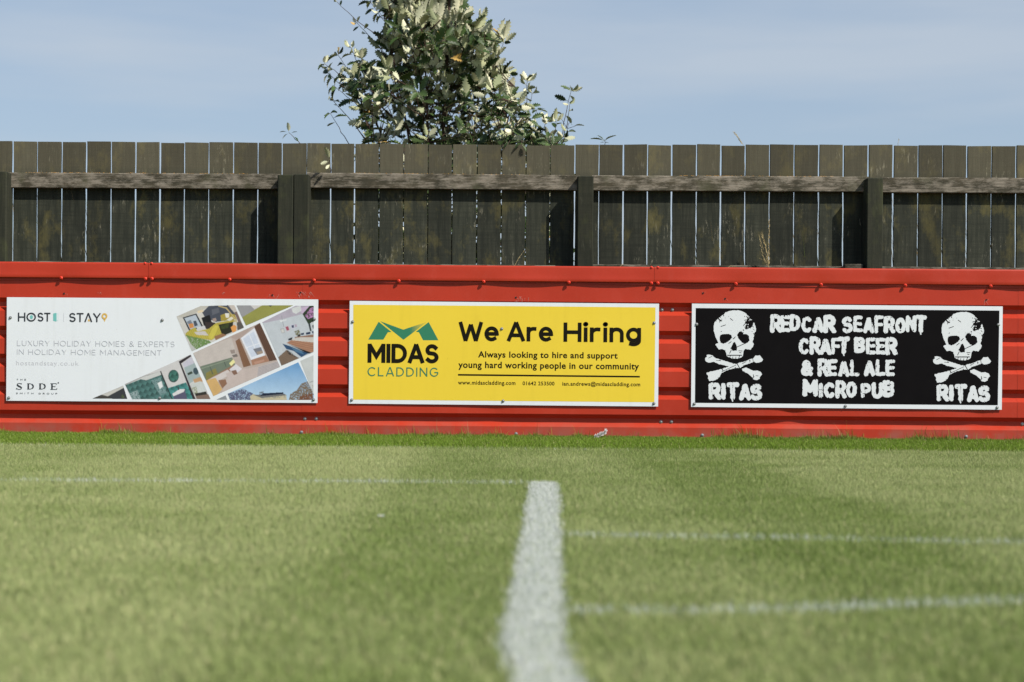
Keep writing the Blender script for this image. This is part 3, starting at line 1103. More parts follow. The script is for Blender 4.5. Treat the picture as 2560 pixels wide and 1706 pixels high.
photo(k4([(370, 790), (1350, 345), (1650, 990), (670, 1420)]), (186, 168, 158), [
    (k4([(370, 790), (930, 560), (1000, 780), (960, 850), (470, 985)]), (196, 184, 176)),
    (k4([(920, 550), (1260, 390), (1080, 560), (990, 590)]), (178, 156, 146)),
    (k4([(470, 985), (940, 850), (1010, 1010), (760, 1130), (560, 1190)]), (112, 124, 106)),
    (k4([(560, 1080), (700, 1010), (740, 1110), (560, 1185)]), (138, 128, 60)),
    (k4([(610, 985), (622, 985), (668, 1095), (655, 1100)]), (84, 96, 84)),
    (k4([(818, 905), (830, 905), (860, 985), (848, 990)]), (84, 96, 84)),
    (k4([(490, 1010), (940, 870), (940, 880), (495, 1022)]), (140, 150, 128)),
    (k4([(900, 940), (960, 880), (990, 920), (930, 980)]), (236, 226, 150)),
    (k4([(910, 745), (980, 735), (990, 790), (930, 800)]), (150, 134, 126)),
    (k4([(940, 820), (1010, 800), (1030, 840), (960, 850)]), (120, 110, 104)),
    (k4([(990, 610), (1050, 570), (1220, 970), (1110, 1000)]), (132, 92, 64), 'stripe', (1, -.43, 12)),
    (k4([(1070, 570), (1270, 420), (1430, 820), (1220, 890)]), (222, 224, 232)),
    (k4([(1100, 580), (1260, 470), (1390, 790), (1230, 850)]), (200, 208, 224)),
    (k4([(1190, 520), (1200, 515), (1330, 830), (1318, 835)]), (226, 228, 234)),
    (k4([(1160, 700), (1340, 640), (1345, 650), (1165, 712)]), (226, 228, 234)),
    (k4([(1250, 730), (1370, 700), (1400, 790), (1310, 820)]), (120, 120, 128)),
    (k4([(1300, 770), (1390, 750), (1400, 790), (1320, 815)]), (160, 140, 122)),
    (k4([(1265, 400), (1350, 345), (1600, 890), (1490, 910)]), (96, 66, 50), 'stripe', (1, -.43, 14)),
    (k4([(1220, 890), (1440, 820), (1490, 910), (1240, 970)]), (168, 120, 92)),
    (k4([(1260, 920), (1410, 880), (1420, 905), (1280, 955)]), (190, 140, 116)),
    (k4([(900, 1060), (1330, 985), (1610, 905), (1650, 990), (800, 1365)]), (196, 178, 170)),
    (k4([(1330, 990), (1610, 910), (1650, 990), (1310, 1145)]), (176, 166, 166), 'stripe', (.3, 1, 10)),
    (k4([(560, 1190), (960, 960), (1010, 1000), (620, 1230)]), (150, 110, 84)),
    (k4([(590, 1180), (880, 1030), (930, 1090), (700, 1230), (760, 1290), (680, 1420)]), (208, 196, 192)),
    (k4([(900, 1030), (1000, 950), (1090, 1020), (980, 1110)]), (214, 208, 212)),
    (k4([(930, 1050), (1000, 1035), (1025, 1090), (970, 1115)]), (134, 98, 80)),
    (k4([(850, 1090), (920, 1060), (990, 1130), (900, 1200)]), (196, 178, 172)),
    (k4([(740, 1185), (850, 1175), (870, 1240), (800, 1310)]), (146, 104, 76)),
    (k4([(560, 1190), (700, 1150), (800, 1320), (730, 1395), (670, 1420)]), (212, 168, 96)),
], 4)
photo(k4([(880, 1385), (1915, 925), (2150, 1400), (2145, 1475), (915, 1475)]), (88, 150, 204), [
    (k4([(880, 1385), (1100, 1310), (1250, 1380), (1250, 1475), (900, 1475)]), (84, 86, 118), 'speckle', -.25),
    (k4([(1340, 1360), (1410, 1350), (1410, 1400), (1340, 1400)]), (110, 120, 134), 'speckle', -.1),
    (k4([(1900, 1330), (1960, 1240), (2060, 1200), (2110, 1300), (2150, 1400), (2000, 1475), (1780, 1475), (1800, 1390)]), (122, 104, 84), 'speckle', -.3),
    (k4([(1950, 1420), (2120, 1380), (2145, 1475), (1920, 1475)]), (120, 74, 44), 'speckle', -.4),
    (k4([(1210, 1420), (1260, 1390), (1380, 1440), (1740, 1405), (1750, 1475), (1215, 1475)]), (200, 186, 150)),
    (k4([(1250, 1400), (1380, 1450), (1750, 1410), (1680, 1370), (1370, 1400)]), (112, 112, 112)),
    (k4([(1350, 1420), (1400, 1380), (1700, 1365), (1690, 1390), (1420, 1415)]), (26, 36, 60)),
    (k4([(1370, 1445), (1740, 1420), (1745, 1440), (1400, 1465)]), (150, 150, 140), 'speckle', 0),
], 5, .05, (178, 208, 232))
photo(k4([(1945, 905), (2140, 820), (2140, 1390)]), (196, 198, 196), [
    (k4([(2080, 1215), (2140, 1195), (2140, 1205), (2090, 1225)]), (150, 150, 148)),
    (k4([(2120, 1260), (2140, 1250), (2140, 1390)]), (176, 172, 160))], 6)
photo(k4([(715, 1470), (850, 1410), (875, 1472)]), (140, 144, 148), [], 7)
photo([(897, 692), (1370, 480), (1512, 800), (950, 800)], (206, 202, 200), [
    ([(897, 692), (1030, 632), (1150, 600), (1135, 615), (1030, 640), (905, 700)], (170, 168, 166)),
    ([(900, 700), (1040, 645), (1150, 600), (1235, 800), (950, 800)], (70, 112, 108), 'tiles'),
    ([(1000, 655), (1150, 600), (1160, 625), (1050, 665)], (200, 200, 196)),
    ([(925, 760), (990, 735), (1010, 800), (945, 800)], (150, 168, 168), 'speckle', -.1),
    ([(1085, 665), (1150, 640), (1200, 760), (1150, 775)], (120, 150, 150), 'speckle', -.2),
    ([(1130, 685), (1160, 670), (1170, 710), (1148, 728)], (222, 224, 222)),
    ([(1148, 600), (1156, 598), (1242, 800), (1232, 800)], (40, 42, 42)),
    (ell(1246, 635, 38, 46), (60, 82, 80)), (ell(1248, 632, 33, 41), (58, 110, 98), 'tiles'),
    ([(1205, 722), (1335, 680), (1395, 800), (1240, 800)], (58, 132, 128), 'tiles'),
    ([(1240, 765), (1325, 722), (1345, 800), (1250, 800)], (88, 86, 112)),
    ([(1238, 762), (1290, 728), (1328, 728), (1320, 748), (1245, 780)], (216, 214, 214)),
    ([(1275, 712), (1283, 712), (1288, 735), (1280, 735)], (60, 60, 62)),
    ([(1283, 530), (1365, 482), (1375, 492), (1300, 545), (1405, 800), (1385, 800)], (52, 44, 48)),
    ([(1310, 545), (1372, 498), (1395, 540), (1330, 590)], (196, 192, 206)),
    ([(1320, 575), (1400, 540), (1440, 640), (1360, 690)], (160, 176, 176)),
    ([(1345, 615), (1375, 600), (1385, 615), (1350, 630)], (60, 74, 60)),
    (ell(1405, 600, 18, 26, -15), (64, 84, 92)),
    ([(1385, 660), (1440, 640), (1462, 672), (1400, 690)], (196, 150, 104)),
    ([(1372, 690), (1440, 672), (1475, 700), (1478, 765), (1390, 765)], (200, 204, 200)),
    ([(1376, 720), (1410, 710), (1420, 760), (1392, 765)], (150, 154, 120), 'speckle', -.1),
    ([(1398, 760), (1480, 745), (1490, 775), (1405, 778)], (54, 50, 44)),
    ([(1405, 778), (1495, 765), (1512, 800), (1412, 800)], (130, 106, 92)),
], 8)
photo([(665, 795), (885, 703), (915, 797)], (58, 60, 64), [
    ([(720, 772), (885, 703), (890, 718), (770, 782)], (196, 192, 184)),
    ([(665, 795), (730, 768), (790, 782), (800, 797)], (70, 66, 60)),
    ([(865, 775), (885, 765), (895, 790), (870, 790)], (90, 110, 60), 'speckle', 0)], 9)
s1.screws([c1(76, 214), c1(1164, 234), c1(66, 789), c1(1148, 792), c1(2254, 228), c1(2250, 805)])

# ---- board 2 : yellow
s2 = Sign((874.6, 752.8), (1647.2, 760.3), (1644.7, 1016.7), (872.5, 1009.5),
          'bright yellow advertising board with black heading and green roof-shaped logo, mid barrier')
s2.poly('yellow_print', [[c2(122, 119), c2(2236, 139), c2(2229, 802), c2(122, 783)]], M_YEL)
s2.poly('logo_mark', [[c7(707, 318), c7(845, 428), c7(805, 430), c7(757, 508), c7(597, 508)],
                      [c7(1237, 322), c7(1340, 515), c7(1178, 515), c7(1133, 430), c7(1100, 425)],
                      [c7(722, 312), c7(968, 402), c7(1040, 378), c7(1050, 450), c7(970, 510)]], M_GREEN)
# the right wing of the logo fades into the yellow ground
mb = MB(); cols = []
NF = 10
top = [(1040 + (1215 - 1040) * i / NF, 378 + (322 - 378) * i / NF) for i in range(NF + 1)]
bot = [(1050 + (1215 - 1050) * i / NF, 450 + (322 - 450) * i / NF) for i in range(NF + 1)]
y_ = s2.y()
g_, ye = np.array((0.032, 0.195, 0.105)), np.array((0.80, 0.580, 0.040))
for i in range(NF):
    q = [s2.P(*c7(*bot[i])), s2.P(*c7(*bot[i + 1])), s2.P(*c7(*top[i + 1])), s2.P(*c7(*top[i]))]
    mb.add([(a, y_, b) for a, b in q], [(0, 1, 2, 3)])
    cc = g_ + (ye - g_) * ((i + .5) / NF) ** 1.1 * .9
    cols.append((*cc, 1))
o = mb.build('logo_mark', M_PRINT, s2.root)
ca = o.data.color_attributes.new('Col', 'FLOAT_COLOR', 'CORNER')
ca.data.foreach_set('color', np.repeat(np.array(cols), 4, 0).ravel())
s2.caps('company_lettering', [('MIDAS', bx(c7, 592, 1342, 549, 752))], M_INK, .205, .10)
s2.caps('company_lettering', [('CLADDING', bx(c7, 592, 1337, 797, 893))], M_GREEN, .115, .26)
s2.caps('heading_lettering', [('We', bx(c2, 862, 1138, 238, 373)), ('Are', bx(c2, 1200, 1518, 240, 375)), ('Hiring', bx(c2, 1594, 2133, 243.5, 379))], M_INK, .190, .10)
s2.font('slogan_lettering', [('Always looking to hire and support', bx(c2, 995, 1972, 446, 487)),
                             ('young hard working people in our community', bx(c2, 857, 2122, 517, 560))], M_INK, 0.028, 1.08)
s2.poly('rule_line', [[c2(855, 604), c2(2127, 618), c2(2127, 629.5), c2(855, 616)]], M_INK)
s2.font('contact_lettering', [('www.midascladding.com', bx(c2, 855, 1257, 650, 677)), ('01642 253500', bx(c2, 1307, 1530, 657, 682)),
                              ('ian.andrews@midascladding.com', bx(c2, 1585, 2130, 659, 685))], M_INK, 0.024, 1.1)
s2.screws([c2(118, 238), c2(1161, 288), c2(2227, 247), c2(112, 785), c2(1171, 793), c2(2226, 810)])

# ---- board 3 : black with skulls
s3 = Sign((1729.7, 759.6), (2505.8, 765.6), (2503.5, 1024.8), (1728.6, 1017.7),
          'black advertising board with rough white lettering between two skulls with crossbones')
s3.poly('black_print', [[c3(158, 136), c3(2186, 150), c3(2178, 782), c3(156, 769)]], M_BLK)


def rough_letters(items, conv_c, stepc, wfrac, seed, amp):
    """items: (letter, x0,x1,y0,y1) in crop units (y down)"""
    mb = MB()
    for n_, (ch, x0, x1, y0, y1) in enumerate(items):
        pad = 10 * stepc
        gx = np.arange(x0 - pad, x1 + pad, stepc); gy = np.arange(y0 - pad, y1 + pad * 2.5, stepc)
        X, Y = np.meshgrid(gx, gy)
        hw = wfrac * (y1 - y0) / 2
        hwx = min(hw, (x1 - x0) * .19) if ch != 'I' else (x1 - x0) / 2
        w, st = glyph(ch)
        w = max(w, .001)
        d = np.full(X.shape, 1e9)
        for s in st:
            if ch == 'I': pts = [((x0 + x1) / 2, y1 - hwx * .6), ((x0 + x1) / 2, y0 + hwx * .6)]
            else: pts = [(x0 + hwx + a / w * (x1 - x0 - 2 * hwx), y1 - hwx * .8 - b * (y1 - y0 - 1.6 * hwx)) for a, b in s]
            d = np.minimum(d, segdist(X, Y, pts))
        Fv = hwx * (.98) - d
        h_, w_ = X.shape
        Fv = Fv + amp * (smooth_noise(h_, w_, 5, seed + n_) * 1.6 + smooth_noise(h_, w_, 2.2, seed + n_ + 50) * 1.3)
        sp_ = smooth_noise(h_, w_, 2.4, seed + n_ + 90)
        Fv = np.where(sp_ > .385, Fv - amp * 5, Fv)
        # hairline crack down the letter
        cx = x0 + (x1 - x0) * (.35 + .3 * ((n_ * 37 % 11) / 11)) + smooth_noise(h_, w_, 9, seed + n_ + 7)[:, :1] * 6 * stepc
        if n_ % 2 == 0: Fv = np.where((np.abs(X - cx) < stepc * .55), -.4 * stepc, Fv)
        if ch == 'T':           # drips
            dr = segdist(X, Y, [(x0 + (x1 - x0) * .45, y1 - 5), (x0 + (x1 - x0) * .5, y1 + 4 * stepc)])
            Fv = np.maximum(Fv, (stepc * 1.4 - dr))
        field_mesh(mb, X, Y, Fv, lambda a, b: s3.P(*conv_c(a, b)), s3.y())
    return mb


L1 = [('R', 655, 735, 180, 297), ('E', 724, 790, 185, 292), ('D', 785, 858, 180, 286), ('C', 863, 933, 194, 297), ('A', 938, 1017, 197, 299),
      ('R', 1010, 1095, 182, 300), ('S', 1135, 1207, 194, 300), ('E', 1210, 1274, 188, 292), ('A', 1277, 1350, 200, 301), ('F', 1352, 1414, 186, 299),
      ('R', 1413, 1490, 190, 301), ('O', 1490, 1562, 200, 301), ('N', 1560, 1633, 186, 292), ('T', 1622, 1702, 184, 296),
      ('C', 845, 917, 338, 442), ('R', 918, 995, 327, 444), ('A', 985, 1066, 343, 446), ('F', 1064, 1125, 335, 442), ('T', 1108, 1190, 328, 438),
      ('B', 1215, 1292, 330, 432), ('E', 1295, 1362, 334, 441), ('E', 1361, 1427, 336, 441), ('R', 1424, 1507, 331, 446),
      ('&', 860, 944, 484, 586), ('R', 973, 1048, 473, 589), ('E', 1038, 1106, 480, 586), ('A', 1110, 1188, 489, 591), ('L', 1190, 1252, 481, 586),
      ('A', 1281, 1360, 489, 589), ('L', 1361, 1427, 479, 584), ('E', 1427, 1491, 481, 586),
      ('M', 873, 977, 612, 724), ('I', 982, 1010, 638, 731), ('C', 1014, 1090, 633, 734), ('R', 1092, 1167, 619, 735), ('O', 1163, 1237, 628, 731),
      ('P', 1262, 1332, 638, 732), ('U', 1334, 1411, 633, 736), ('B', 1409, 1488, 618, 726)]
rough_letters(L1, c3, 3.2, .30, 300, 2.6).build('slogan_lettering', M_INKW, s3.root)
L2 = [('R', 190, 372, 1165, 1402), ('I', 375, 441, 1178, 1396), ('T', 450, 637, 1160, 1402), ('A', 637, 812, 1185, 1412), ('S', 797, 977, 1180, 1412)]
for sh in (0, 1):
    dx, dy = (0, 0) if sh == 0 else (1522 * .374, 9 * .374)
    cv = (lambda a, b, dx=dx, dy=dy: (c5(a, b)[0] + dx, c5(a, b)[1] + dy))
    rough_letters(L2, cv, 7, .30, 500, 5.5).build('name_lettering', M_INKW, s3.root)

SK = [(430, 130), (475, 112), (520, 101), (565, 97), (620, 98), (680, 110), (725, 135), (750, 165), (790, 200), (840, 250), (870, 310), (882, 380), (865, 450),
      (848, 500), (830, 560), (850, 590), (838, 630), (800, 675), (730, 665), (700, 682), (692, 740), (690, 772), (650, 795), (600, 806),
      (530, 805), (480, 785), (455, 765), (442, 720), (430, 682), (385, 665), (340, 675), (305, 630), (285, 597), (330, 575), (310, 530),
      (285, 480), (262, 400), (260, 330), (275, 272), (320, 217), (370, 182), (412, 155)]
EYL = [(350, 470), (385, 445), (430, 450), (480, 440), (520, 458), (530, 495), (500, 535), (450, 570), (400, 590), (362, 570), (350, 520)]
EYR = [(600, 455), (640, 412), (672, 405), (690, 445), (750, 445), (780, 480), (786, 540), (760, 575), (720, 586), (680, 570), (640, 530), (620, 500)]
NOS = [(545, 578), (570, 560), (590, 600), (606, 640), (600, 686), (545, 690), (508, 655), (525, 620)]
B1a = [(160, 752), (200, 745), (250, 765), (290, 802), (400, 832), (560, 880), (615, 890), (640, 945), (600, 940), (470, 915), (350, 890), (260, 855), (190, 866), (140, 842), (135, 800), (160, 785)]
B1b = [(680, 955), (740, 935), (850, 985), (910, 983), (950, 1000), (973, 1035), (940, 1080), (945, 1102), (900, 1121), (850, 1112), (840, 1085), (760, 1022), (690, 985)]
B2 = [(160, 1012), (230, 992), (340, 970), (400, 950), (500, 918), (600, 880), (640, 868), (720, 845), (850, 797), (880, 760), (940, 757), (965, 790), (990, 818), (960, 856), (900, 866),
      (830, 860), (700, 908), (650, 945), (600, 945), (500, 962), (430, 990), (372, 1022), (350, 1072), (310, 1110), (260, 1132), (200, 1136), (180, 1092), (180, 1050), (160, 1040)]
st = 6.5
gx = np.arange(115, 1010, st); gy = np.arange(80, 1155, st)
GX, GY = np.meshgrid(gx, gy)
Fk = polydist(GX, GY, SK)
for e in (EYL, EYR, NOS): Fk = np.minimum(Fk, -polydist(GX, GY, e))
h_, w_ = GX.shape
n1 = smooth_noise(h_, w_, 2.6, 41); n2 = smooth_noise(h_, w_, 2.0, 42); n3 = smooth_noise(h_, w_, 5, 43)
Fk = Fk + n1 * 9
blot = np.exp(-(((GX - 790) / 95) ** 2 + ((GY - 275) / 110) ** 2)) * 1.25 + np.exp(-(((GX - 640) / 60) ** 2 + ((GY - 430) / 40) ** 2)) * .8 \
    + np.exp(-(((GX - 350) / 75) ** 2 + ((GY - 235) / 60) ** 2)) * .72 + np.exp(-(((GX - 850) / 30) ** 2 + ((GY - 440) / 70) ** 2)) * .6 \
    + np.exp(-(((GX - 380) / 50) ** 2 + ((GY - 410) / 30) ** 2)) * .45
Fk = np.where(n2 + n3 * .4 + blot * .75 > .50, -4, Fk)
for (a, b, wd) in [((462, 757), (672, 757), 7), ((605, 635), (735, 575), 5), ((495, 730), (520, 680), 5), ((545, 520), (580, 485), 5), ((480, 585), (520, 555), 5),
                   ((365, 335), (435, 310), 5), ((500, 215), (540, 245), 5), ((630, 690), (680, 695), 5), ((640, 715), (665, 722), 5), ((630, 800), (640, 770), 5),
                   ((500, 790), (505, 765), 4), ((540, 800), (543, 775), 4), ((585, 805), (588, 778), 4)]:
    Fk = np.minimum(Fk, segdist(GX, GY, [a, b]) - wd)
FB = np.maximum(np.maximum(polydist(GX, GY, B1a), polydist(GX, GY, B1b)), polydist(GX, GY, B2)) + n1 * 9
FB = np.where(smooth_noise(h_, w_, 2.3, 77) + smooth_noise(h_, w_, 6, 78) * .5 > .50, -4, FB)
for (a, b, wd) in [((600, 870), (660, 975), 6), ((380, 1000), (590, 900), 4), ((370, 930), (400, 985), 6), ((835, 800), (845, 860), 4), ((300, 835), (370, 838), 4),
                   ((680, 880), (740, 850), 4), ((880, 1055), (920, 1060), 4), ((185, 800), (240, 770), 4), ((790, 860), (800, 835), 4), ((845, 1040), (850, 1090), 5)]:
    FB = np.minimum(FB, segdist(GX, GY, [a, b]) - wd)
for sh in (0, 1):
    dx, dy = (0, 0) if sh == 0 else (1522 * .374, 9 * .374)
    cv = (lambda a, b, dx=dx, dy=dy: s3.P(c5(a, b)[0] + dx, c5(a, b)[1] + dy))
    mb = MB(); field_mesh(mb, GX, GY, Fk, cv, s3.y()); mb.build('skull_emblem', M_INKW, s3.root)
    mb = MB(); field_mesh(mb, GX, GY, FB, cv, s3.y()); mb.build('crossbones_emblem', M_INKW, s3.root)
s3.screws([c3(164, 244), c3(152, 775), c3(1161, 789), c3(2180, 245), c3(2174, 797)])

# ------------------------------------------------------------------ timber fence behind
YS, YR, YP = 0.70, 0.655, 0.555     # front of boards, rails, posts
fence = empty('timber_fence', (0, YS, 0))
tag(fence, 'tall dark stained timber board fence standing behind the red barrier', 'fence')


def tone(o, fn):
    me = o.data
    ca = me.color_attributes.new('tone', 'FLOAT_COLOR', 'POINT')
    n = len(me.vertices)
    a = np.ones((n, 4)); a[:, :3] = fn(n)
    ca.data.foreach_set('color', a.ravel())


gaps = [(30.7, 5.5), (92, 3.4), (153.5, 3.6), (214.5, 4.6), (276.7, 3.6), (338, 4.4), (399, 4.6), (460, 3.6), (521, 2.8), (582.6, 3.4), (644, 3), (704, 2.6),
        (765.7, 1.8), (826, 3.4), (885.7, 3.6), (947, 3), (1008.9, 2.2), (1069.5, 2.2), (1130, 2.6), (1192, 2.6), (1253, 2.2), (1314, 2.4), (1374.7, 1.6),
        (1436.5, 3.0), (1497, 1.8), (1558, 4), (1618.5, 2.8), (1679, 4.2), (1741, 3), (1801.6, 4.4), (1862.6, 3.4), (1923.7, 2.4), (1985, 2.8), (2046.5, 4),
        (2108, 4), (2170, 4.4), (2232.5, 5), (2295, 3), (2356.4, 2.8), (2417, 4.4), (2478.5, 2.6), (2540, 4)]
g2 = list(gaps)
x = 30.7
for k in range(16):
    x -= 61.2; g2.insert(0, (x, random.uniform(2.4, 4.6)))
x = 2540
for k in range(16):
    x += 61.2; g2.append((x, random.uniform(2.4, 4.6)))


def interp(x, tab):
    return float(np.interp(x, [a for a, _ in tab], [b for _, b in tab]))


TOP = [(-1000, 349), (0, 353.5), (400, 356.5), (840, 359.5), (1430, 363.5), (1560, 362), (2560, 364), (3500, 368)]
posts = [(-745, -704), (-24, 16.4), (693, 733), (733, 772), (1443, 1484), (2167, 2208), (2895, 2936)]
ptop = [428, 429, 437, 436, 440.5, 445, 449]
bays = [(-3000, -720), (-720, 0), (0, 733), (733, 1465), (1465, 2188), (2188, 2915), (2915, 5000)]
slats = {}
for i in range(len(g2) - 1):
    (xa, wa), (xb, wb) = g2[i], g2[i + 1]
    l, r = xa + wa / 2, xb - wb / 2
    mid = (l + r) / 2
    b = next(k for k, (q0, q1) in enumerate(bays) if q0 <= mid < q1)
    slats.setdefault(b, []).append((l, r, mid))
for b, lst in slats.items():
    vs, fs, tn = [], [], []
    for (l, r, mid) in lst:
        yj = random.uniform(-.0015, .0015)
        x0, x1 = at(l, 500, YS).x, at(r, 500, YS).x
        zt_ = at(mid, interp(mid, TOP) + random.gauss(0, .9), YS).z
        tl, tr_ = random.gauss(0, .0012), random.gauss(0, .0012)
        lean = random.gauss(0, .0006)
        nz_ = 26
        tt = random.uniform(.72, 1.22)
        base = len(vs)
        e0, e1 = random.uniform(0, 50), random.uniform(0, 50)
        for j in range(nz_ + 1):
            f = j / nz_
            z = 0.04 + (zt_ - .04) * f
            wl = 0.0007 * math.sin(z * 19 + e0) + .0004 * math.sin(z * 61 + e1); wr = 0.0007 * math.sin(z * 17 + e1) + .0004 * math.sin(z * 53 + e0)
            lx = lean * (z - 1.2)
            zl, zr = z + (tl if j == nz_ else 0), z + (tr_ if j == nz_ else 0)
            cb = .0012 * math.sin(z * 5 + e0)
            for (xx, yy, zz) in ((x0 + wl + lx + .0015, YS + yj + cb, zl), (x1 + wr + lx - .0015, YS + yj + cb, zr), (x1 + wr + lx, YS + yj + cb + .002, zr),
                                 (x1 + wr + lx, YS + yj + .020, zr), (x0 + wl + lx, YS + yj + .020, zl), (x0 + wl + lx, YS + yj + cb + .002, zl)):
                vs.append((xx, yy, zz)); tn.append(tt)
        for j in range(nz_):
            for k in range(6):
                k2 = (k + 1) % 6
                a = base + j * 6
                fs.append((a + k, a + k2, a + 6 + k2, a + 6 + k))
        fs.append(tuple(base + nz_ * 6 + k for k in range(6)))
    mb = MB(); mb.add(vs, fs)
    o = mb.build('board_panel', M_SLAT)
    tn = np.array(tn)
    tone(o, lambda n: np.stack([tn, tn, tn], 1))
    under(o, fence)


def beam(name, p0, p1, h, y0, y1, m, parent, tn=1.0, chips=True):
    """horizontal rail between two points (top-edge points), height h"""
    n = max(6, int((p1.x - p0.x) / .05))
    vs, fs = [], []
    for i in range(n + 1):
        f = i / n
        x = p0.x + (p1.x - p0.x) * f; z = p0.z + (p1.z - p0.z) * f
        dz = .0008 * math.sin(x * 23) + .0006 * math.sin(x * 57)
        b = .004
        for (y, zz) in ((y0, z - b + dz), (y0, z - h + b - dz * .6), (y0 + b, z - h), (y1, z - h), (y1, z), (y0 + b, z + dz)):
            vs.append((x, y, zz))
    for i in range(n):
        for k in range(6):
            k2 = (k + 1) % 6
            fs.append((i * 6 + k, i * 6 + k2, (i + 1) * 6 + k2, (i + 1) * 6 + k))
    fs += [tuple(range(5, -1, -1)), tuple(n * 6 + k for k in range(6))]
    mb = MB(); mb.add(vs, fs)
    o = mb.build(name, m)
    tone(o, lambda n: np.full((n, 3), tn))
    under(o, parent)
    return o


rails = [(-745, -24, 430, 431, .097), (-10, 700, 431.3, 435.3, .096), (768, 1450, 431.8, 438.5, .096), (1480, 2172, 438.7, 442.2, .096), (2204, 2900, 443.8, 446.5, .096)]
for k, (a, b, ya, yb, h) in enumerate(rails):
    p0, p1 = at(a, ya, YR), at(b, yb, YR)
    beam('rail', p0, p1, h, YR, YS - .0022, M_RAIL, fence, [1, 1.0, 1.05, 1.12, 1.0][k])
for (a, b) in ((-745, -24), (-10, 700), (768, 1450), (1480, 2172), (2204, 2900)):
    p0, p1 = at(a, 668, YR), at(b, 668, YR)
    za = 1.050 if a < 1400 else 1.0585
    p0.z = p1.z = za
    beam('rail', p0, p1, .095, YR, YS - .0022, M_RAIL, fence, .8)
# lichen crusts growing along the top of the rail
mb = MB()
for (a, b, ya, yb) in [(60, 620, 431.6, 434.6), (880, 1330, 433, 437.5), (1700, 2090, 439.5, 441.6)]:
    for k in range(150):
        f = random.random() ** 1.2
        px = a + (b - a) * f; py = ya + (yb - ya) * f
        w = at(px, py, YR)
        r_ = random.uniform(.0015, .0045)
        c_ = Vector((w.x, YR + random.uniform(.003, .03), w.z + .0008))
        vs = [c_ + Vector((r_ * 1.5 * math.cos(q), r_ * math.sin(q), -.001)) for q in (0, 1.26, 2.5, 3.77, 5.0)] + [c_ + Vector((0, 0, r_ * .9))]
        mb.add(vs, [(i, (i + 1) % 5, 5) for i in range(5)])
under(mb.build('lichen', M_LICHEN), fence)
for k, (a, b) in enumerate(posts):
    w0, w1 = at(a, 500, YP), at(b, 500, YP)
    zt_ = at((a + b) / 2, ptop[k], YP).z
    mb = MB()
    mb.box(w0.x + .0008, w1.x - .0008, YP, YS - .003, -.05, zt_, .006)
    o = mb.build('post', M_POST)
    tt = [.85, .85, .82, .72, .70, .85, .85][k]
    tone(o, lambda n: np.full((n, 3), tt))
    under(o, fence)
w0, w1 = at(2112, 665, .58), at(2157, 665, .58)
mb = MB(); mb.box(w0.x, w1.x, .58, .65, .93, at(2135, 660.5, .58).z, .003)
o = mb.build('wood_block', M_RAIL); tone(o, lambda n: np.full((n, 3), .9)); under(o, fence)
w0, w1 = at(1380, 665, .58), at(1434, 665, .58)
mb = MB(); mb.box(w0.x, w1.x, .58, .65, .93, at(1407, 666.5, .58).z, .003)
o = mb.build('wood_block', M_RAIL); tone(o, lambda n: np.full((n, 3), .9)); under(o, fence)


# ------------------------------------------------------------------ bulk mesh
def bulk(name, co, faces, mats, parent=None, col=None, mi=None, smooth=False):
    """co (n,3); faces: list of int arrays (m,k) with constant k each"""
    me = bpy.data.meshes.new(name)
    me.vertices.add(len(co)); me.vertices.foreach_set('co', np.ascontiguousarray(co, np.float32).ravel())
    nl = sum(f.size for f in faces); npo = sum(len(f) for f in faces)
    me.loops.add(nl); me.polygons.add(npo)
    me.loops.foreach_set('vertex_index', np.concatenate([f.ravel() for f in faces]).astype(np.int32))
    st_, tot, k0 = [], [], 0
    for f in faces:
        st_.append(k0 + np.arange(len(f)) * f.shape[1]); k0 += f.size
    me.polygons.foreach_set('loop_start', np.concatenate(st_).astype(np.int32))
    o = link(name, me, mats, parent)
    if mi is not None: me.polygons.foreach_set('material_index', mi.astype(np.int32))
    if smooth: me.polygons.foreach_set('use_smooth', np.ones(npo, bool))
    me.update(calc_edges=True)
    me.validate()
    if col is not None:
        ca = me.color_attributes.new('Col', 'FLOAT_COLOR', 'POINT')
        a = np.ones((len(co), 4), np.float32); a[:, :3] = col
        ca.data.foreach_set('color', a.ravel())
    return o


# ------------------------------------------------------------------ ground
m, t, p = mat('turf_ground', 0.95, 0.1)
pos = geo_pos(t)
c = mixc(t, ramp(t, noise(t, pos, 60, 5, 0.7), 0.35, 0.65), (0.085, 0.115, 0.030, 1), (0.190, 0.215, 0.070, 1))
c = mixc(t, mul(t, ramp(t, noise(t, pos, 3, 4), 0.4, 0.7), .5), c, (0.10, 0.095, 0.05, 1))
t.links.new(c, p.inputs['Base Color'])
bump(t, p, noise(t, pos, 120, 4, 0.7), 0.6, 0.01)
M_TURF = m
GZ = -.015
gv = [(-900, -60, GZ), (900, -60, GZ), (900, 1500, GZ), (-900, 1500, GZ)]
mb = MB(); mb.add(gv, [(0, 1, 2, 3)])
tag(mb.build('ground', M_TURF), kind='structure')


def fbm(x, y, scale, seed, octv=3):
    r = np.random.default_rng(seed)
    out = np.zeros_like(x); amp = 1
    for o_ in range(octv):
        for k in range(4):
            a = r.uniform(0, 2 * np.pi); f = scale * (2 ** o_) * r.uniform(.7, 1.4); ph = r.uniform(0, 6.28)
            out += amp * np.sin((x * np.cos(a) + y * np.sin(a)) * f + ph + 1.3 * np.sin((x * np.sin(a) - y * np.cos(a)) * f * .6 + ph * 2))
        amp *= .55
    return out / 5.0


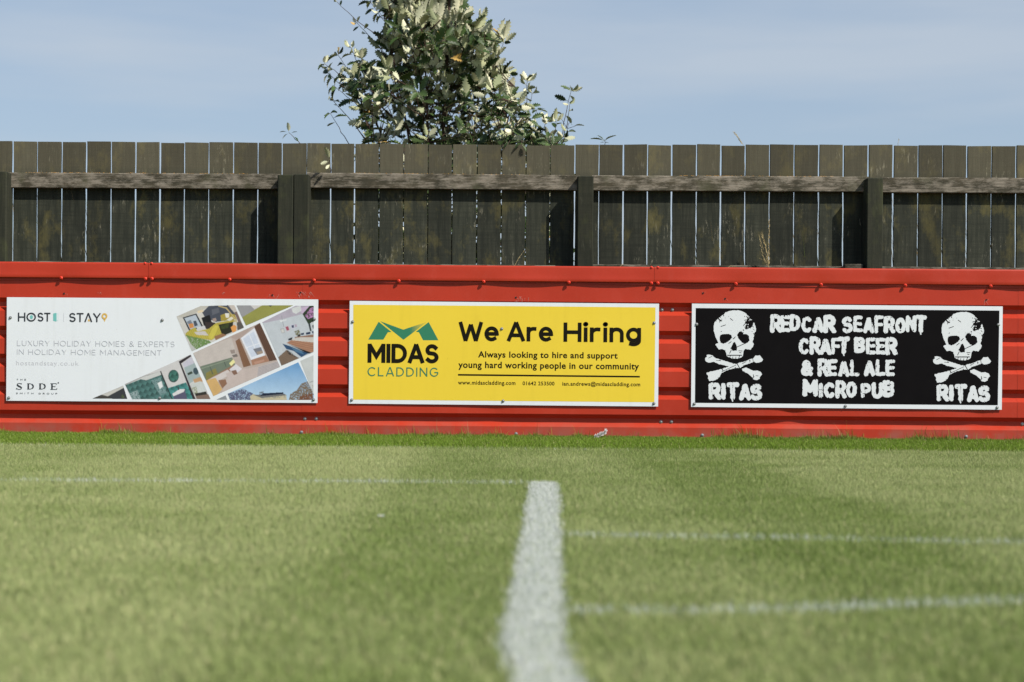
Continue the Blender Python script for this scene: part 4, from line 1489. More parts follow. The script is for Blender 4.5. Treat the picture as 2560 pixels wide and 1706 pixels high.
def blades(name, x, y, h, w, col, lean=.35, base=0.0, mats=None, tri=False):
    n = len(x)
    az = rng.uniform(0, 2 * np.pi, n); base = GZ
    fx, fy = np.cos(az), np.sin(az)
    la = rng.uniform(0, 2 * np.pi, n)
    lm = np.abs(rng.normal(0, lean, n)) * h
    lx, ly = np.cos(la) * lm - .10 * h, np.sin(la) * lm
    if tri:         # short mown blades: one tapering face each
        co = np.empty((n, 3, 3), np.float32); hw = w / 2
        co[:, 0] = np.stack([x - fx * hw, y - fy * hw, np.full(n, base)], 1)
        co[:, 1] = np.stack([x + fx * hw, y + fy * hw, np.full(n, base)], 1)
        co[:, 2] = np.stack([x + lx, y + ly, base + h], 1)
        return bulk(name, co.reshape(-1, 3), [np.arange(n)[:, None] * 3 + np.array([0, 1, 2])], mats or M_BLADE, None, np.repeat(col[:, None, :], 3, 1).astype(np.float32).reshape(-1, 3))
    co = np.empty((n, 5, 3), np.float32)
    hw = w / 2
    co[:, 0] = np.stack([x - fx * hw, y - fy * hw, np.full(n, base)], 1)
    co[:, 1] = np.stack([x + fx * hw, y + fy * hw, np.full(n, base)], 1)
    mx_, my_ = x + lx * .35, y + ly * .35
    co[:, 2] = np.stack([mx_ - fx * hw * .85, my_ - fy * hw * .85, base + h * .58], 1)
    co[:, 3] = np.stack([mx_ + fx * hw * .85, my_ + fy * hw * .85, base + h * .58], 1)
    co[:, 4] = np.stack([x + lx, y + ly, base + h * (1 - .25 * np.minimum(1, (lm / h) ** 2))], 1)
    b = np.arange(n)[:, None] * 5
    q = b + np.array([0, 1, 3, 2]); tr_ = b + np.array([2, 3, 4])
    c5_ = np.repeat(col[:, None, :], 5, 1).astype(np.float32)
    return bulk(name, co.reshape(-1, 3), [q, tr_], mats or M_BLADE, None, c5_.reshape(-1, 3))


# --- pitch markings: centre line, near-side line and two thin old lines
def line_sd(pts, x, y):
    return segdist(x, y, pts)


MARK = [  # name, polyline (x,y), half width, paint density, label
    ('halfway_line', [(.075, -9.2), (.058, -7.76), (.034, -7.41), (.062, -6.35), (.079, -5.68), (.121, -3.84)], .049, .84),
    ('touch_line', [(-3.6, -3.90), (-1.46, -3.91), (-.7, -3.85), (.12, -3.84)], .028, .55),
    ('thin_line', [(.13, -5.71), (.4, -5.735), (.7, -5.75), (1.0, -5.80), (1.27, -5.82), (2.4, -5.86)], .024, .60),
    ('thin_line', [(.125, -7.035), (.30, -7.03), (.52, -7.00), (.70, -6.93), (.92, -6.87), (1.8, -6.7)], .027, .66),
    ('faint_line', [(-3.2, -1.42), (3.4, -1.42)], .03, .035),
]
RHO = 30000
dd_ = np.linspace(1.9, 10.02, 400)
hh_ = .303 * dd_ * 1.12 + .40
cdf = np.cumsum(2 * hh_); tot_area = float(np.sum(2 * hh_) * (dd_[1] - dd_[0])); cdf /= cdf[-1]
N0 = int(RHO * tot_area)
d = np.interp(rng.uniform(0, 1, N0), cdf, dd_)
half = .303 * d * 1.12 + .40
gx = rng.uniform(-1, 1, len(d)) * half
gy = d - 10.0
# wear patterns, and mowing stripes whose light and shade is painted as colour
big = fbm(gx, gy * .8, 1.5, 3)
mid = fbm(gx, gy, 6.0, 4)
fine = fbm(gx, gy, 22.0, 5)
strip_edge = -1.15 + .03 * fbm(gx, gy * 0, 2.0, 9) + rng.normal(0, .10, len(gx))
strip = gy > strip_edge
n = len(gx)
u = rng.uniform(0, 1, n)
colA = np.array([0.190, 0.255, 0.068]); colB = np.array([0.390, 0.428, 0.190]); straw = np.array([0.50, 0.46, 0.25]); colS = np.array([0.136, 0.222, 0.027])
streak = fbm(gx * .8, gy * 2.6, 2.4, 8)
gxw = gx + .05 * mid + .02 * fine
band = np.interp(gxw, [-3, -1.9, -1.7, -.52, -.34, .06, .22, .46, .62, 1.0, 1.18, 2.2, 2.4], [.5, .55, .72, .80, .28, .30, .52, .50, .16, .20, .66, .62, .5])  # stripe brightness from the lean of mown blades, put into their colour
mixv = np.clip(band + .10 * big + .20 * mid + .10 * fine + .22 * streak + rng.normal(0, .15, n), 0, 1)
col = colA * (1 - mixv[:, None]) + colB * mixv[:, None]
isst = u < (.05 + .06 * mixv)
col[isst] = straw * rng.uniform(.7, 1.25, (isst.sum(), 1))
sc_ = colS * rng.uniform(.7, 1.35, (n, 1)) + np.array([.05, .035, .01]) * rng.uniform(0, 1, (n, 1)) ** 2
col[strip] = sc_[strip]
dry = strip & (u > .955)
col[dry] = np.array([.40, .36, .17])
col *= rng.uniform(.92, 1.22, (n, 1))
h = np.where(strip, rng.uniform(.012, .028, n), rng.uniform(.009, .018, n)) * (1 + .10 * fine)
w = np.where(strip, rng.uniform(.0016, .0034, n), rng.uniform(.0013, .0026, n))
near = np.clip((5.5 - d) / 3.5, 0, 1)
w *= 1 + near * .4
# painted blades
owner = np.full(n, -1)
for k, (nm, pts, hw_, dens) in enumerate(MARK):
    sdv = segdist(gx, gy, pts)
    wob = .0065 * fbm(gx, gy, 14, 20 + k) + .006 * fbm(gx, gy, 45, 30 + k)
    prob = np.clip((hw_ + wob - sdv) / .026 + .5, 0, 1) * dens
    if k in (1, 4):
        prob *= np.clip(.75 + 1.1 * fbm(gx, gy, 3.2, 40 + k), .1, 1.6)
    if k in (2, 3):
        prob *= np.clip(.95 + .6 * fbm(gx, gy, 4.0, 44 + k), .25, 1.5)
    hit = (rng.uniform(0, 1, n) < prob) & (owner < 0)
    owner[hit] = k
green = owner < 0
tag(blades('mown_grass', gx[green & ~strip], gy[green & ~strip], h[green & ~strip], w[green & ~strip], col[green & ~strip], .5, tri=True), 'short mown green grass of the pitch',
    'grass', kind='stuff')
# strip of longer grass, plus tufts against the foot of the wall
nt = 32000
tx = rng.uniform(-3.9, 3.9, nt)
ty = -np.abs(rng.normal(0, .06, nt)) - .004
tuft = np.clip(.5 + .8 * fbm(tx, ty * 0, 7, 60) + .5 * fbm(tx, ty * 0, 23, 61), .05, 1.6)
th = rng.uniform(.012, .036, nt) * (.40 + .95 * tuft)
tall = rng.uniform(0, 1, nt) < .07 * tuft ** 2
th[tall] *= rng.uniform(1.3, 2.9, tall.sum())
tc_ = colS * rng.uniform(.6, 1.3, (nt, 1)) + np.array([.05, .04, .01]) * rng.uniform(0, 1, (nt, 1))
dryt = rng.uniform(0, 1, nt) < .16
tc_[dryt] = np.array([.34, .25, .13]) * rng.uniform(.5, 1.2, (dryt.sum(), 1))
gs = green & strip
tag(blades('longer_grass', np.concatenate([gx[gs], tx]), np.concatenate([gy[gs], ty]), np.concatenate([h[gs], th]),
           np.concatenate([w[gs], rng.uniform(.0016, .0034, nt)]), np.concatenate([col[gs], tc_]), .38),
    'strip of longer bright green grass along the foot of the red barrier', 'grass', kind='stuff')
for k, (nm, pts, hw_, dens) in enumerate(MARK):
    sel = owner == k
    xx, yy = gx[sel], gy[sel]
    if k == 0:      # extra painted blades so the line reads solid
        ne = 22000
        f = rng.uniform(0, 1, ne) ** .8
        ey = -8.1 + (8.1 - 3.85) * f
        ex = np.interp(ey, [q[1] for q in pts], [q[0] for q in pts])
        off_ = rng.uniform(-1, 1, ne) * (hw_ * .96 + .0065 * fbm(ex, ey, 14, 20) + .006 * fbm(ex, ey, 45, 30)) + rng.normal(0, .004, ne)
        xx = np.concatenate([xx, ex + off_]); yy = np.concatenate([yy, ey])
    nn_ = len(xx)
    wc = np.array([.66, .68, .63]) * rng.uniform(.84, 1.06, (nn_, 1))
    part_ = rng.uniform(0, 1, nn_) < (.10 if k == 0 else .30)
    wc[part_] = np.array([.34, .42, .26]) * rng.uniform(.8, 1.2, (part_.sum(), 1))
    hh = rng.uniform(.009, .018, nn_) * (1.0 if k == 0 else 1.25)
    tag(blades(nm, xx, yy, hh, rng.uniform(.0015, .0030, nn_), wc, .5, tri=True), kind='structure')
    if k == 0:      # paint that reached the soil between the blades
        M_SOILP = plain('paint_on_soil', (0.42, 0.44, 0.40, 1), 0.9, 0.1, var=.5, vscale=55)
        vs, nY = [], 160
        for i in range(nY + 1):
            yv = -9.1 + (9.1 - 3.85) * i / nY
            xc = float(np.interp(yv, [q[1] for q in pts], [q[0] for q in pts]))
            wl = hw_ * .80 + .0065 * math.sin(yv * 17) + .004 * math.sin(yv * 51 + 1); wr = hw_ * .80 + .0065 * math.sin(yv * 14 + 2) + .004 * math.sin(yv * 43)
            vs += [(xc - wl, yv, GZ + .004), (xc + wr, yv, GZ + .004)]
        mb = MB(); mb.add(vs, [(2 * i, 2 * i + 1, 2 * i + 3, 2 * i + 2) for i in range(nY)])
        tag(mb.build('halfway_line', M_SOILP), kind='structure')

# ------------------------------------------------------------------ leaves, stems
K = 15
ts = np.linspace(0, 1, K)
def leaf_template():
    """one leaf along +X (length 1), width along Y, upper side +Z ; two layers: green top and felted pale underside"""
    co, f, mi = [], [], []
    for lay in (0, 1):
        b = len(co)
        for i, t_ in enumerate(ts):
            s_ = max(0.0, (t_ - .15) / .85)
            hw = .25 * math.sin(math.pi * min(1, s_) ** .85) ** .75 if s_ > 0 else 0
            tooth = 1.0 if i % 2 == 0 else .56
            hw = max(.012, hw * tooth) if t_ < .999 else .006
            zc = -.20 * t_ * t_
            fwd = .06 if (i % 2 == 0 and 2 < i < K - 1) else 0
            off = .004 if lay == 0 else -.004
            z = zc + off
            co += [(t_ + fwd, hw, z + hw * .55 - (.03 if i % 2 == 0 else 0)), (t_, 0, z), (t_ + fwd, -hw, z + hw * .55 - (.03 if i % 2 == 0 else 0))]
        for i in range(K - 1):
            a = b + i * 3
            q1, q2 = (a, a + 1, a + 4, a + 3), (a + 1, a + 2, a + 5, a + 4)
            if lay == 1:
                f += [q1, q2]
            else:
                f += [q1[::-1], q2[::-1]]
            mi += [lay, lay]
    return np.array(co, np.float32), np.array(f), np.array(mi)


LT, LF, LM = leaf_template()
LAYTOP = np.arange(len(LT)) < len(LT) // 2
M_LEAF = attr_mat('leaf_upper_side', 0.45, 0.22, .06)
M_LEAFU = attr_mat('leaf_felted_underside', 0.85, 0.15, .10)
M_BARK = plain('twig_bark', (0.085, 0.052, 0.038, 1), 0.8, 0.2, var=.4, vscale=25)


class Plant:
    def __init__(self, seed):
        self.r = random.Random(seed)
        self.mood = .5
        self.leaves = []      # (pos, m, n, len, curl)
        self.st = MB()

    def stem(self, p0, p1, r0, r1, bow=.06, n=7):
        p0, p1 = Vector(p0), Vector(p1)
        d_ = p1 - p0
        side = Vector((self.r.uniform(-1, 1), self.r.uniform(-1, 1), -self.r.uniform(0, 1))).normalized() * d_.length * bow
        pts = [p0 + d_ * (i / n) + side * math.sin(math.pi * i / n) + Vector((self.r.gauss(0, .003), self.r.gauss(0, .003), 0)) * (0 < i < n) for i in range(n + 1)]
        self.st.tube(pts, [r0 + (r1 - r0) * (i / n) for i in range(n + 1)], 5)
        return pts

    def leaf(self, p, d_, erect, size, ang=None):
        r = self.r
        d_ = d_.normalized()
        a = d_.cross(Vector((.2, .1, 1))).normalized() if abs(d_.z) < .98 else Vector((1, 0, 0))
        b = d_.cross(a).normalized()
        q = r.uniform(0, 2 * math.pi) if ang is None else ang
        rad = a * math.cos(q) + b * math.sin(q)
        m_ = (d_ * (-.25 + 1.35 * erect + r.gauss(0, .22)) + rad + Vector((0, 0, -.22 * (1 - erect)))).normalized()
        nn_ = (d_ - m_ * d_.dot(m_)).normalized()
        tw = r.gauss(0, .35)
        sd_ = nn_.cross(m_)
        nn_ = (nn_ * math.cos(tw) + sd_ * math.sin(tw)).normalized()
        v_ = self.mood if r.random() < .75 else r.random()
        if v_ < .06 + .62 * erect:          # turned by the wind, felted side towards the pitch
            g = Vector((r.gauss(-.35, .4), .8, r.gauss(-.32, .4)))
            m_ = (m_ + Vector((0, .0, .55 * erect))).normalized()
        elif v_ < .60 + .25 * erect:
            g = Vector((r.gauss(.1, .5), -.7, r.gauss(.65, .4)))
        else: g = nn_
        g = g - m_ * g.dot(m_)
        if g.length > .2: nn_ = g.normalized()
        self.leaves.append((p, m_, nn_, size * 1.36 * r.uniform(.75, 1.2), r.random()))

    def shoot(self, pts, L_, erect, size, rosette=5, space_=.032):
        """leaves along the last L_ metres of the point list, and a rosette at the tip"""
        acc = 0; self.mood = self.r.random()
        q = self.r.uniform(0, 6.28)
        for i in range(len(pts) - 1, 0, -1):
            seg = pts[i - 1] - pts[i]
            ln = seg.length; s_ = 0
            while s_ < ln and acc < L_:
                s_ += space_ * self.r.uniform(.7, 1.3); acc += space_
                if s_ > ln: break
                q += 2.4
                self.leaf(pts[i] + seg * (s_ / ln), -seg, erect, size * self.r.uniform(.85, 1.1), q)
        tip = pts[-1]; d_ = pts[-1] - pts[-2]
        for k in range(rosette):
            self.leaf(tip, d_, min(1, erect + .15), size * .9, q + k * 6.28 / max(1, rosette))

    def build_leaves(self, name, parent, yellow=.006):
        n_ = len(self.leaves)
        P_ = np.array([l[0] for l in self.leaves]); Mv = np.array([l[1] for l in self.leaves]); Nv = np.array([l[2] for l in self.leaves])
        S_ = np.array([l[3] for l in self.leaves]); c_ = np.array([l[4] for l in self.leaves])
        Bv = np.cross(Nv, Mv)
        tpl = np.repeat(LT[None], n_, 0).copy()
        tpl[:, :, 2] *= (.3 + 1.6 * c_)[:, None]
        tpl[:, :, 1] *= (1.12 - .40 * c_)[:, None]
        co = P_[:, None] + S_[:, None, None] * (tpl[:, :, :1] * Mv[:, None] + tpl[:, :, 1:2] * Bv[:, None] + tpl[:, :, 2:3] * Nv[:, None])
        f = (np.arange(n_)[:, None, None] * len(LT) + LF[None]).reshape(-1, 4)
        rr = np.random.default_rng(n_)
        v_ = rr.uniform(.65, 1.55, (n_, 1)); hue = rr.uniform(0, 1, (n_, 1))
        topc = (np.array([.026, .050, .012]) * (1 - hue) + np.array([.050, .080, .024]) * hue) * v_
        und = (np.array([.52, .53, .36]) * (1 - hue) + np.array([.76, .72, .50]) * hue) * rr.uniform(.88, 1.15, (n_, 1))
        dull = rr.uniform(0, 1, n_) < .3
        und[dull] *= np.array([.62, .66, .55])
        ye_ = rr.uniform(0, 1, n_) < yellow
        topc[ye_] = np.array([.42, .27, .08]); und[ye_] = np.array([.55, .38, .15])
        col_ = np.where(LAYTOP[None, :, None], topc[:, None], und[:, None])
        return bulk(name, co.reshape(-1, 3), [f], [M_LEAF, M_LEAFU], parent, col_.reshape(-1, 3), np.tile(LM, n_), True)


TY = 1.75          # the tree stands about a metre behind the fence
tree = empty('whitebeam_tree', (-.42, TY, 0))
tag(tree, 'bushy tree with dark green leaves and silvery undersides rising behind the timber fence', 'tree')
pl = Plant(5)


def tp(px, py, dy=0.0):
    return at(px, py, TY + dy)


rt = random.Random(21)
# main stems fan out from the root
root = Vector((tp(1110, 900).x, TY, -.05))
mains = []
for (px, py, dy, r0) in [(1040, -150, .05, .022), (1130, -190, -.1, .024), (960, 40, -.15, .016), (1215, 90, .1, .018), (1290, 220, -.1, .014), (905, 215, .1, .014),
                         (1380, 330, 0, .012), (940, 380, -.2, .012), (1170, 150, .25, .016), (1060, 90, -.25, .016), (1000, 250, .3, .014), (1250, 380, .25, .014)]:
    e = tp(px, py, dy)
    b_ = root + Vector((rt.uniform(-.12, .12), rt.uniform(-.08, .08), 0))
    k1 = b_.lerp(e, .5) + Vector(((e.x - b_.x) * -.12, 0, .05))
    pts = [b_, b_.lerp(k1, .5), k1, k1.lerp(e, .5) + Vector((rt.gauss(0, .02), rt.gauss(0, .02), .01)), e]
    # smooth
    for _ in range(2):
        q = [pts[0]]
        for i in range(len(pts) - 1):
            q += [pts[i].lerp(pts[i + 1], .25), pts[i].lerp(pts[i + 1], .75)]
        q.append(pts[-1]); pts = q
    nn_ = len(pts)
    pl.st.tube(pts, [r0 * (1 - .75 * i / (nn_ - 1)) for i in range(nn_)], 7)
    mains.append(pts)
allm = [p_ for mpts in mains for p_ in mpts]


def near_main(p_):
    """a joint on a main stem a little below and inside of p_"""
    best, bd = None, 1e9
    for q in allm:
        if q.z > p_.z - .06: continue
        dd = (q - p_).length + .25 * abs(q.z - (p_.z - .25))
        if dd < bd: best, bd = q, dd
    return best if best is not None else allm[0]


def erect_at(px, py):
    e = .62 - (py - 120) / 620.0
    if px > 1040 and py < 230: e += .12
    if px > 1180: e += .05
    if px < 940: e -= .12
    return max(.0, min(1.0, e))


POLY_U = [(935, 360), (950, 330), (925, 290), (880, 255), (868, 215), (890, 175), (960, 170), (950, 120), (985, 70), (965, 0), (985, -150), (1120, -160), (1150, -20),
          (1175, 60), (1225, 115), (1240, 170), (1275, 230), (1305, 280), (1350, 325), (1400, 355), (1400, 375)]
POLY_L = [(905, 350), (1410, 350), (1400, 640), (915, 640)]


def sample(poly, n_, mind):
    out = []
    xs_ = [a for a, _ in poly]; ys_ = [b for _, b in poly]
    tries = 0
    while len(out) < n_ and tries < 40000:
        tries += 1
        x_, y_ = rt.uniform(min(xs_), max(xs_)), rt.uniform(min(ys_), max(ys_))
        if not inpoly(np.array([[x_]]), np.array([[y_]]), poly)[0, 0]: continue
        if any((x_ - a) ** 2 + (y_ - b) ** 2 < mind * mind for a, b in out): 
            if rt.random() < .93: continue
        out.append((x_, y_))
    return out


for (x_, y_) in sample(POLY_U, 300, 14):
    dy = rt.gauss(0, .26)
    tip = tp(x_, y_, dy)
    s_ = near_main(tip)
    d_ = tip - s_
    if d_.length > .42: s_ = tip - d_.normalized() * .42
    pts = pl.stem(s_, tip, .0045, .0018, .08)
    er_ = erect_at(x_, y_)
    pl.shoot(pts, .27, er_, (.076 if er_ > .3 else .086) + .034 * max(0, er_ - .35) / .5, 5, .034 + .010 * er_)
for (x_, y_) in sample(POLY_L, 165, 22):
    dy = rt.gauss(0, .24)
    tip = tp(x_, y_, dy)
    pts = pl.stem(tip - Vector((rt.uniform(-.12, .12), rt.uniform(-.05, .05), .26)), tip, .004, .002, .08)
    pl.shoot(pts, .25, .2, .085, 4)

# individual outer shoots: (tip, foot, leafy length, leaf size, erect, rosette)
OUT = [((838, 0), (975, 105), .05, .045, .7, 3), ((893, 58), (950, 120), .13, .058, .35, 3), ((845, 138), (905, 240), .22, .066, .5, 6), ((879, 122), (925, 215), .20, .06, .6, 4),
       ((812, 160), (880, 215), .16, .062, .3, 4), ((822, 185), (890, 240), .18, .064, .2, 4), ((835, 215), (905, 270), .20, .066, .2, 4),
       ((826, 245), (885, 310), .12, .055, .2, 2), ((826, 284), (872, 360), .10, .055, .15, 4),
       ((905, 150), (945, 260), .26, .07, .8, 5), ((925, 200), (960, 300), .26, .07, .7, 5), ((950, 210), (985, 300), .24, .075, .9, 5),
       ((925, 5), (1000, 110), .20, .07, .3, 4), ((948, 30), (1010, 120), .22, .07, .3, 4), ((985, -10), (1040, 90), .24, .08, .9, 5),
       ((1020, 0), (1060, 110), .26, .085, 1, 5), ((1045, 55), (1065, 150), .24, .085, 1, 6), ((1075, 25), (1095, 130), .26, .09, 1, 6),
       ((1100, -5), (1110, 110), .28, .09, 1, 6), ((1060, 95), (1080, 180), .22, .088, .95, 6), ((1110, 70), (1120, 160), .24, .085, 1, 5),
       ((1140, 60), (1140, 170), .26, .085, 1, 6), ((1160, 90), (1155, 190), .24, .085, 1, 5), ((1185, 95), (1175, 190), .24, .085, .9, 5),
       ((1207, 50), (1213, 105), .04, .068, .9, 5), ((1259, 107), (1240, 165), .05, .06, .4, 2), ((1232, 110), (1225, 190), .2, .075, .7, 4),
       ((1240, 145), (1225, 230), .2, .075, .7, 5), ((1272, 185), (1240, 285), .12, .06, .35, 4), ((1318, 205), (1312, 290), .20, .068, .55, 5),
       ((1330, 235), (1312, 310), .2, .066, .5, 4), ((1292, 250), (1285, 330), .22, .07, .4, 4), ((1342, 275), (1325, 340), .2, .068, .1, 4),
       ((1428, 228), (1405, 345), .07, .062, .35, 6), ((1424, 262), (1410, 340), .05, .05, .3, 3), ((1418, 330), (1405, 360), .1, .06, .3, 3),
       ((1390, 305), (1385, 365), .16, .065, .6, 5), ((1365, 305), (1350, 360), .14, .062, .4, 5), ((1410, 345), (1400, 390), .12, .06, .2, 5),
       ((1150, -30), (1130, 60), .2, .07, .6, 3), ((1090, 210), (1100, 290), .24, .08, .8, 5), ((1180, 215), (1170, 300), .22, .08, .8, 5), ((1110, 245), (1120, 330), .22, .082, .8, 4),
       ((1235, 250), (1220, 330), .22, .078, .6, 5), ((985, 330), (1000, 400), .2, .075, .6, 4), ((1030, 120), (1045, 200), .2, .085, .9, 4),
       ((1080, 130), (1095, 220), .22, .085, .9, 5), ((1135, 150), (1140, 240), .22, .08, .85, 5), ((1000, 60), (1030, 140), .22, .08, .9, 4)]
for (a, b, Ln, sz, er, ro) in OUT:
    dy = rt.uniform(-.32, -.12)
    tip, ft = tp(*a, dy), tp(*b, dy + .06)
    s_ = near_main(ft)
    if (s_ - ft).length < .6: pl.st.tube([s_, s_.lerp(ft, .5) + Vector((0, 0, -.01)), ft], [.005, .0042, .0035], 5)
    pts = pl.stem(ft, tip, .0032, .0014, .05)
    pl.shoot(pts, Ln, er, sz, ro, .030)
# fan of long pale leaves on the upright right-hand shoot, and the single tall leaf beside it
for (bx_, by_, ex_, ey_, face) in [(1259, 106, 1251, 48, 1), (1259, 106, 1271, 50, 1), (1259, 106, 1222, 80, 1), (1259, 106, 1290, 82, 1), (1259, 106, 1236, 66, 0), (1258, 108, 1262, 66, 1),
                                   (1258, 110, 1228, 98, 0), (1212, 72, 1208, 27, 1), (1212, 76, 1184, 49, 0), (1212, 74, 1228, 46, 0), (1212, 76, 1202, 56, 0),
                                   (1092, 60, 1058, 30, 1), (1095, 55, 1072, 22, 1), (1100, 50, 1104, 4, 1), (1108, 45, 1090, 8, 1), (1120, 95, 1090, 62, 1), (1140, 110, 1150, 60, 1),
                                   (1165, 130, 1160, 85, 1), (1185, 130, 1192, 78, 1), (1045, 50, 1010, 28, 1), (1060, 85, 1022, 66, 1)]:
    Yd = -.36
    b_, e = tp(bx_, by_, Yd), tp(ex_, ey_, Yd - rt.uniform(0, .03))
    m_ = (e - b_); ln = m_.length; m_.normalize()
    g = Vector((-.3, .85, -.2)) if face else Vector((.3, -.4, .9))
    g += Vector((rt.gauss(0, .25), 0, rt.gauss(0, .15)))
    g = (g - m_ * g.dot(m_)).normalized()
    pl.leaves.append((b_, m_, g, ln, rt.uniform(.2, .7)))
    if bx_ > 1040 and bx_ < 1200: pl.st.tube([near_main(b_), b_], [.003, .002], 4)
# two single leaves on the long right-hand shoot
for (px, py, m_) in [(1448, 313, (1, -.3, .12)), (1395, 283, (-1, -.4, .2)), (1424, 300, (-.4, -.3, .8))]:
    b_ = tp(1418, 322, -.2)
    e = tp(px, py, -.22)
    d_ = Vector(m_).normalized()
    pl.st.tube([b_, b_.lerp(e, .6), e - d_ * .02], [.0018, .0014, .0012], 4)
    pl.leaves.append((e - d_ * .04, d_, (Vector((0, .15, 1)) - d_ * Vector((0, .15, 1)).dot(d_)).normalized(), .078, .3))
o = pl.st.build('trunk', M_BARK, None, True); under(o, tree)
o = pl.build_leaves('crown', None); under(o, tree)


# ------------------------------------------------------------------ saplings and dry stalks around the fence
def sapling(name, label, tip, foot, Y, Ln, er, size, ros, seed, extra=()):
    f3, t3 = at(*foot, Y), at(*tip, Y)
    r_ = empty(name, (f3.x, Y, 0)); tag(r_, label, 'young shoot', 'young tree shoots around the fence')
    q = Plant(seed)
    g = Vector((f3.x + .02, Y, 0))
    pts = q.stem(g, f3, .005, .0028, .02, 8)
    pts2 = q.stem(f3, t3, .0028, .0014, .05, 6)
    q.shoot(pts2, Ln, er, size, ros, .03)
    for (pp, m_, n_, sz) in extra:
        m_, n_ = Vector(m_).normalized(), Vector(n_)
        n_ = (n_ - m_ * n_.dot(m_)).normalized()
        q.leaves.append((at(*pp, Y), m_, n_, sz, .35))
    under(q.st.build('stem', M_BARK, None, True), r_)
    under(q.build_leaves('foliage', None, 0), r_)


sapling('tree_shoot', 'small leafy shoot peeping over the fence left of the bushy tree', (722, 332), (756, 362), .86, .03, .2, .045, 0, 31,
        [((722, 332), (-.05, -.1, 1), (.2, .9, 0), .066), ((720, 334), (-.9, -.3, -.7), (-.2, .1, 1), .05), ((735, 342), (.6, -.5, -.5), (.2, -.2, 1), .048),
         ((717, 330), (-1, 0, .1), (0, 0, 1), .045), ((728, 333), (1, 0, .35), (0, 0, 1), .04)])
sapling('tree_shoot', 'small shoot with four spread leaves rising above the fence right of the bushy tree', (1511, 349), (1512, 372), .86, .02, .1, .04, 0, 33,
        [((1511, 352), (-1, -.2, .25), (0, -.1, 1), .095), ((1511, 352), (1, -.2, .62), (0, -.1, 1), .085), ((1511, 353), (-.55, .1, .62), (0, -.1, 1), .06),
         ((1512, 354), (.4, -.2, .5), (0, -.1, 1), .05), ((1511, 357), (-.8, -.4, .1), (0, 0, 1), .03), ((1511, 357), (.8, -.4, .05), (0, 0, 1), .03)])
# a sprig pushed through the gap between two boards
w = at(826, 405, .66)
r_ = empty('tree_shoot', (w.x, .70, w.z)); tag(r_, 'pale sprig poking through the gap between two boards above the rail', 'young shoot', 'young tree shoots around the fence')
q = Plant(35)
pts = q.stem(at(826, 432, .69), at(824, 400, .62), .0035, .002, .05, 4)
for (pp, m_, n_, sz) in [((824, 400), (-.28, -.1, .95), (.3, .9, .1), .085), ((823, 403), (-.9, -.15, -.35), (.1, .9, .2), .06), ((826, 410), (-.5, -.3, -.6), (.1, .8, .3), .05)]:
    m_, n_ = Vector(m_).normalized(), Vector(n_); n_ = (n_ - m_ * n_.dot(m_)).normalized()
    q.leaves.append((at(*pp, .62), m_, n_, sz, .5))
under(q.st.build('stem', M_BARK), r_); under(q.build_leaves('foliage', None, 0), r_)
# a shoot hanging in front of the boards near the tree
r_ = empty('tree_shoot', (at(1290, 380, .66).x, .69, 1.6)); tag(r_, 'thin leafy twig hanging over the top of the boards under the bushy tree', 'young shoot', 'young tree shoots around the fence')
q = Plant(37)
q.stem(at(1305, 352, .78), at(1304, 385, .685), .0022, .0014, .05, 4)
q.stem(at(1275, 352, .78), at(1262, 372, .68), .0020, .0012, .05, 4)
for (pp, m_, n_, sz) in [((1305, 358), (-.9, -.3, -.55), (0, -.4, 1), .06), ((1270, 356), (-.6, -.3, -.8), (0, -.5, 1), .05), ((1305, 362), (.6, -.3, -.7), (0, -.5, 1), .05)]:
    m_, n_ = Vector(m_).normalized(), Vector(n_); n_ = (n_ - m_ * n_.dot(m_)).normalized()
    q.leaves.append((at(*pp, .69), m_, n_, sz, .5))
under(q.st.build('stem', M_BARK), r_); under(q.build_leaves('foliage', None, 0), r_)

nw = 420
wx = np.concatenate([rng.uniform(1.15, 3.3, nw), rng.uniform(-3.3, -2.55, 120), rng.uniform(-1.35, -1.1, 20)])
wy = rng.uniform(.78, 1.3, len(wx))
wh = rng.uniform(1.30, 1.72, len(wx)); wcl = np.array([.40, .30, .15]) * rng.uniform(.5, 1.3, (len(wx), 1))
gk = rng.uniform(0, 1, len(wx)) < .25; wcl[gk] = np.array([.16, .20, .05])
tag(blades('dry_weeds', wx, wy, wh, rng.uniform(.004, .010, len(wx)), wcl, .05), 'dry straw coloured weeds growing behind the timber fence boards', 'weeds', kind='stuff')
M_STRAW = plain('dry_straw', (0.42, 0.33, 0.16, 1), 0.75, 0.2, var=.25, vscale=40)


def seed_head(mb, pts, n_, size, spread=.5):
    for k in range(n_):
        f = k / (n_ - 1) * (len(pts) - 1); i = min(int(f), len(pts) - 2); p_ = pts[i].lerp(pts[i + 1], f - i)
        ax = (pts[i + 1] - pts[i]).normalized()
        rad = Vector((random.gauss(0, 1), random.gauss(0, .6), random.gauss(0, .3))); rad -= ax * rad.dot(ax); rad.normalize()
        e = p_ + (ax + rad * spread).normalized() * size * random.uniform(.7, 1.2)
        mb.tube([p_, p_.lerp(e, .5), e], [.0006, .0019, .0004], 4)


def stalk(label, lines, heads, Y, name='dry_grass_stalk'):
    mb = MB()
    base = at(*lines[0][0], Y)
    for ln in lines:
        pts = [at(a, b, Y + .01 * math.sin(i * 2.0)) for i, (a, b) in enumerate(ln)]
        mb.tube(pts, [.0016] + [.0013] * (len(pts) - 2) + [.0007], 5)
    for (ln, n_, sz, sp_) in heads:
        seed_head(mb, [at(a, b, Y) for a, b in ln], n_, sz, sp_)
    r_ = mb.build(name, M_STRAW)
    me = r_.data
    me.transform(Matrix.Translation((-base.x, -base.y, -base.z)))
    r_.location = base
    tag(r_, label, 'dry grass', 'dry grass stalks by the fence')


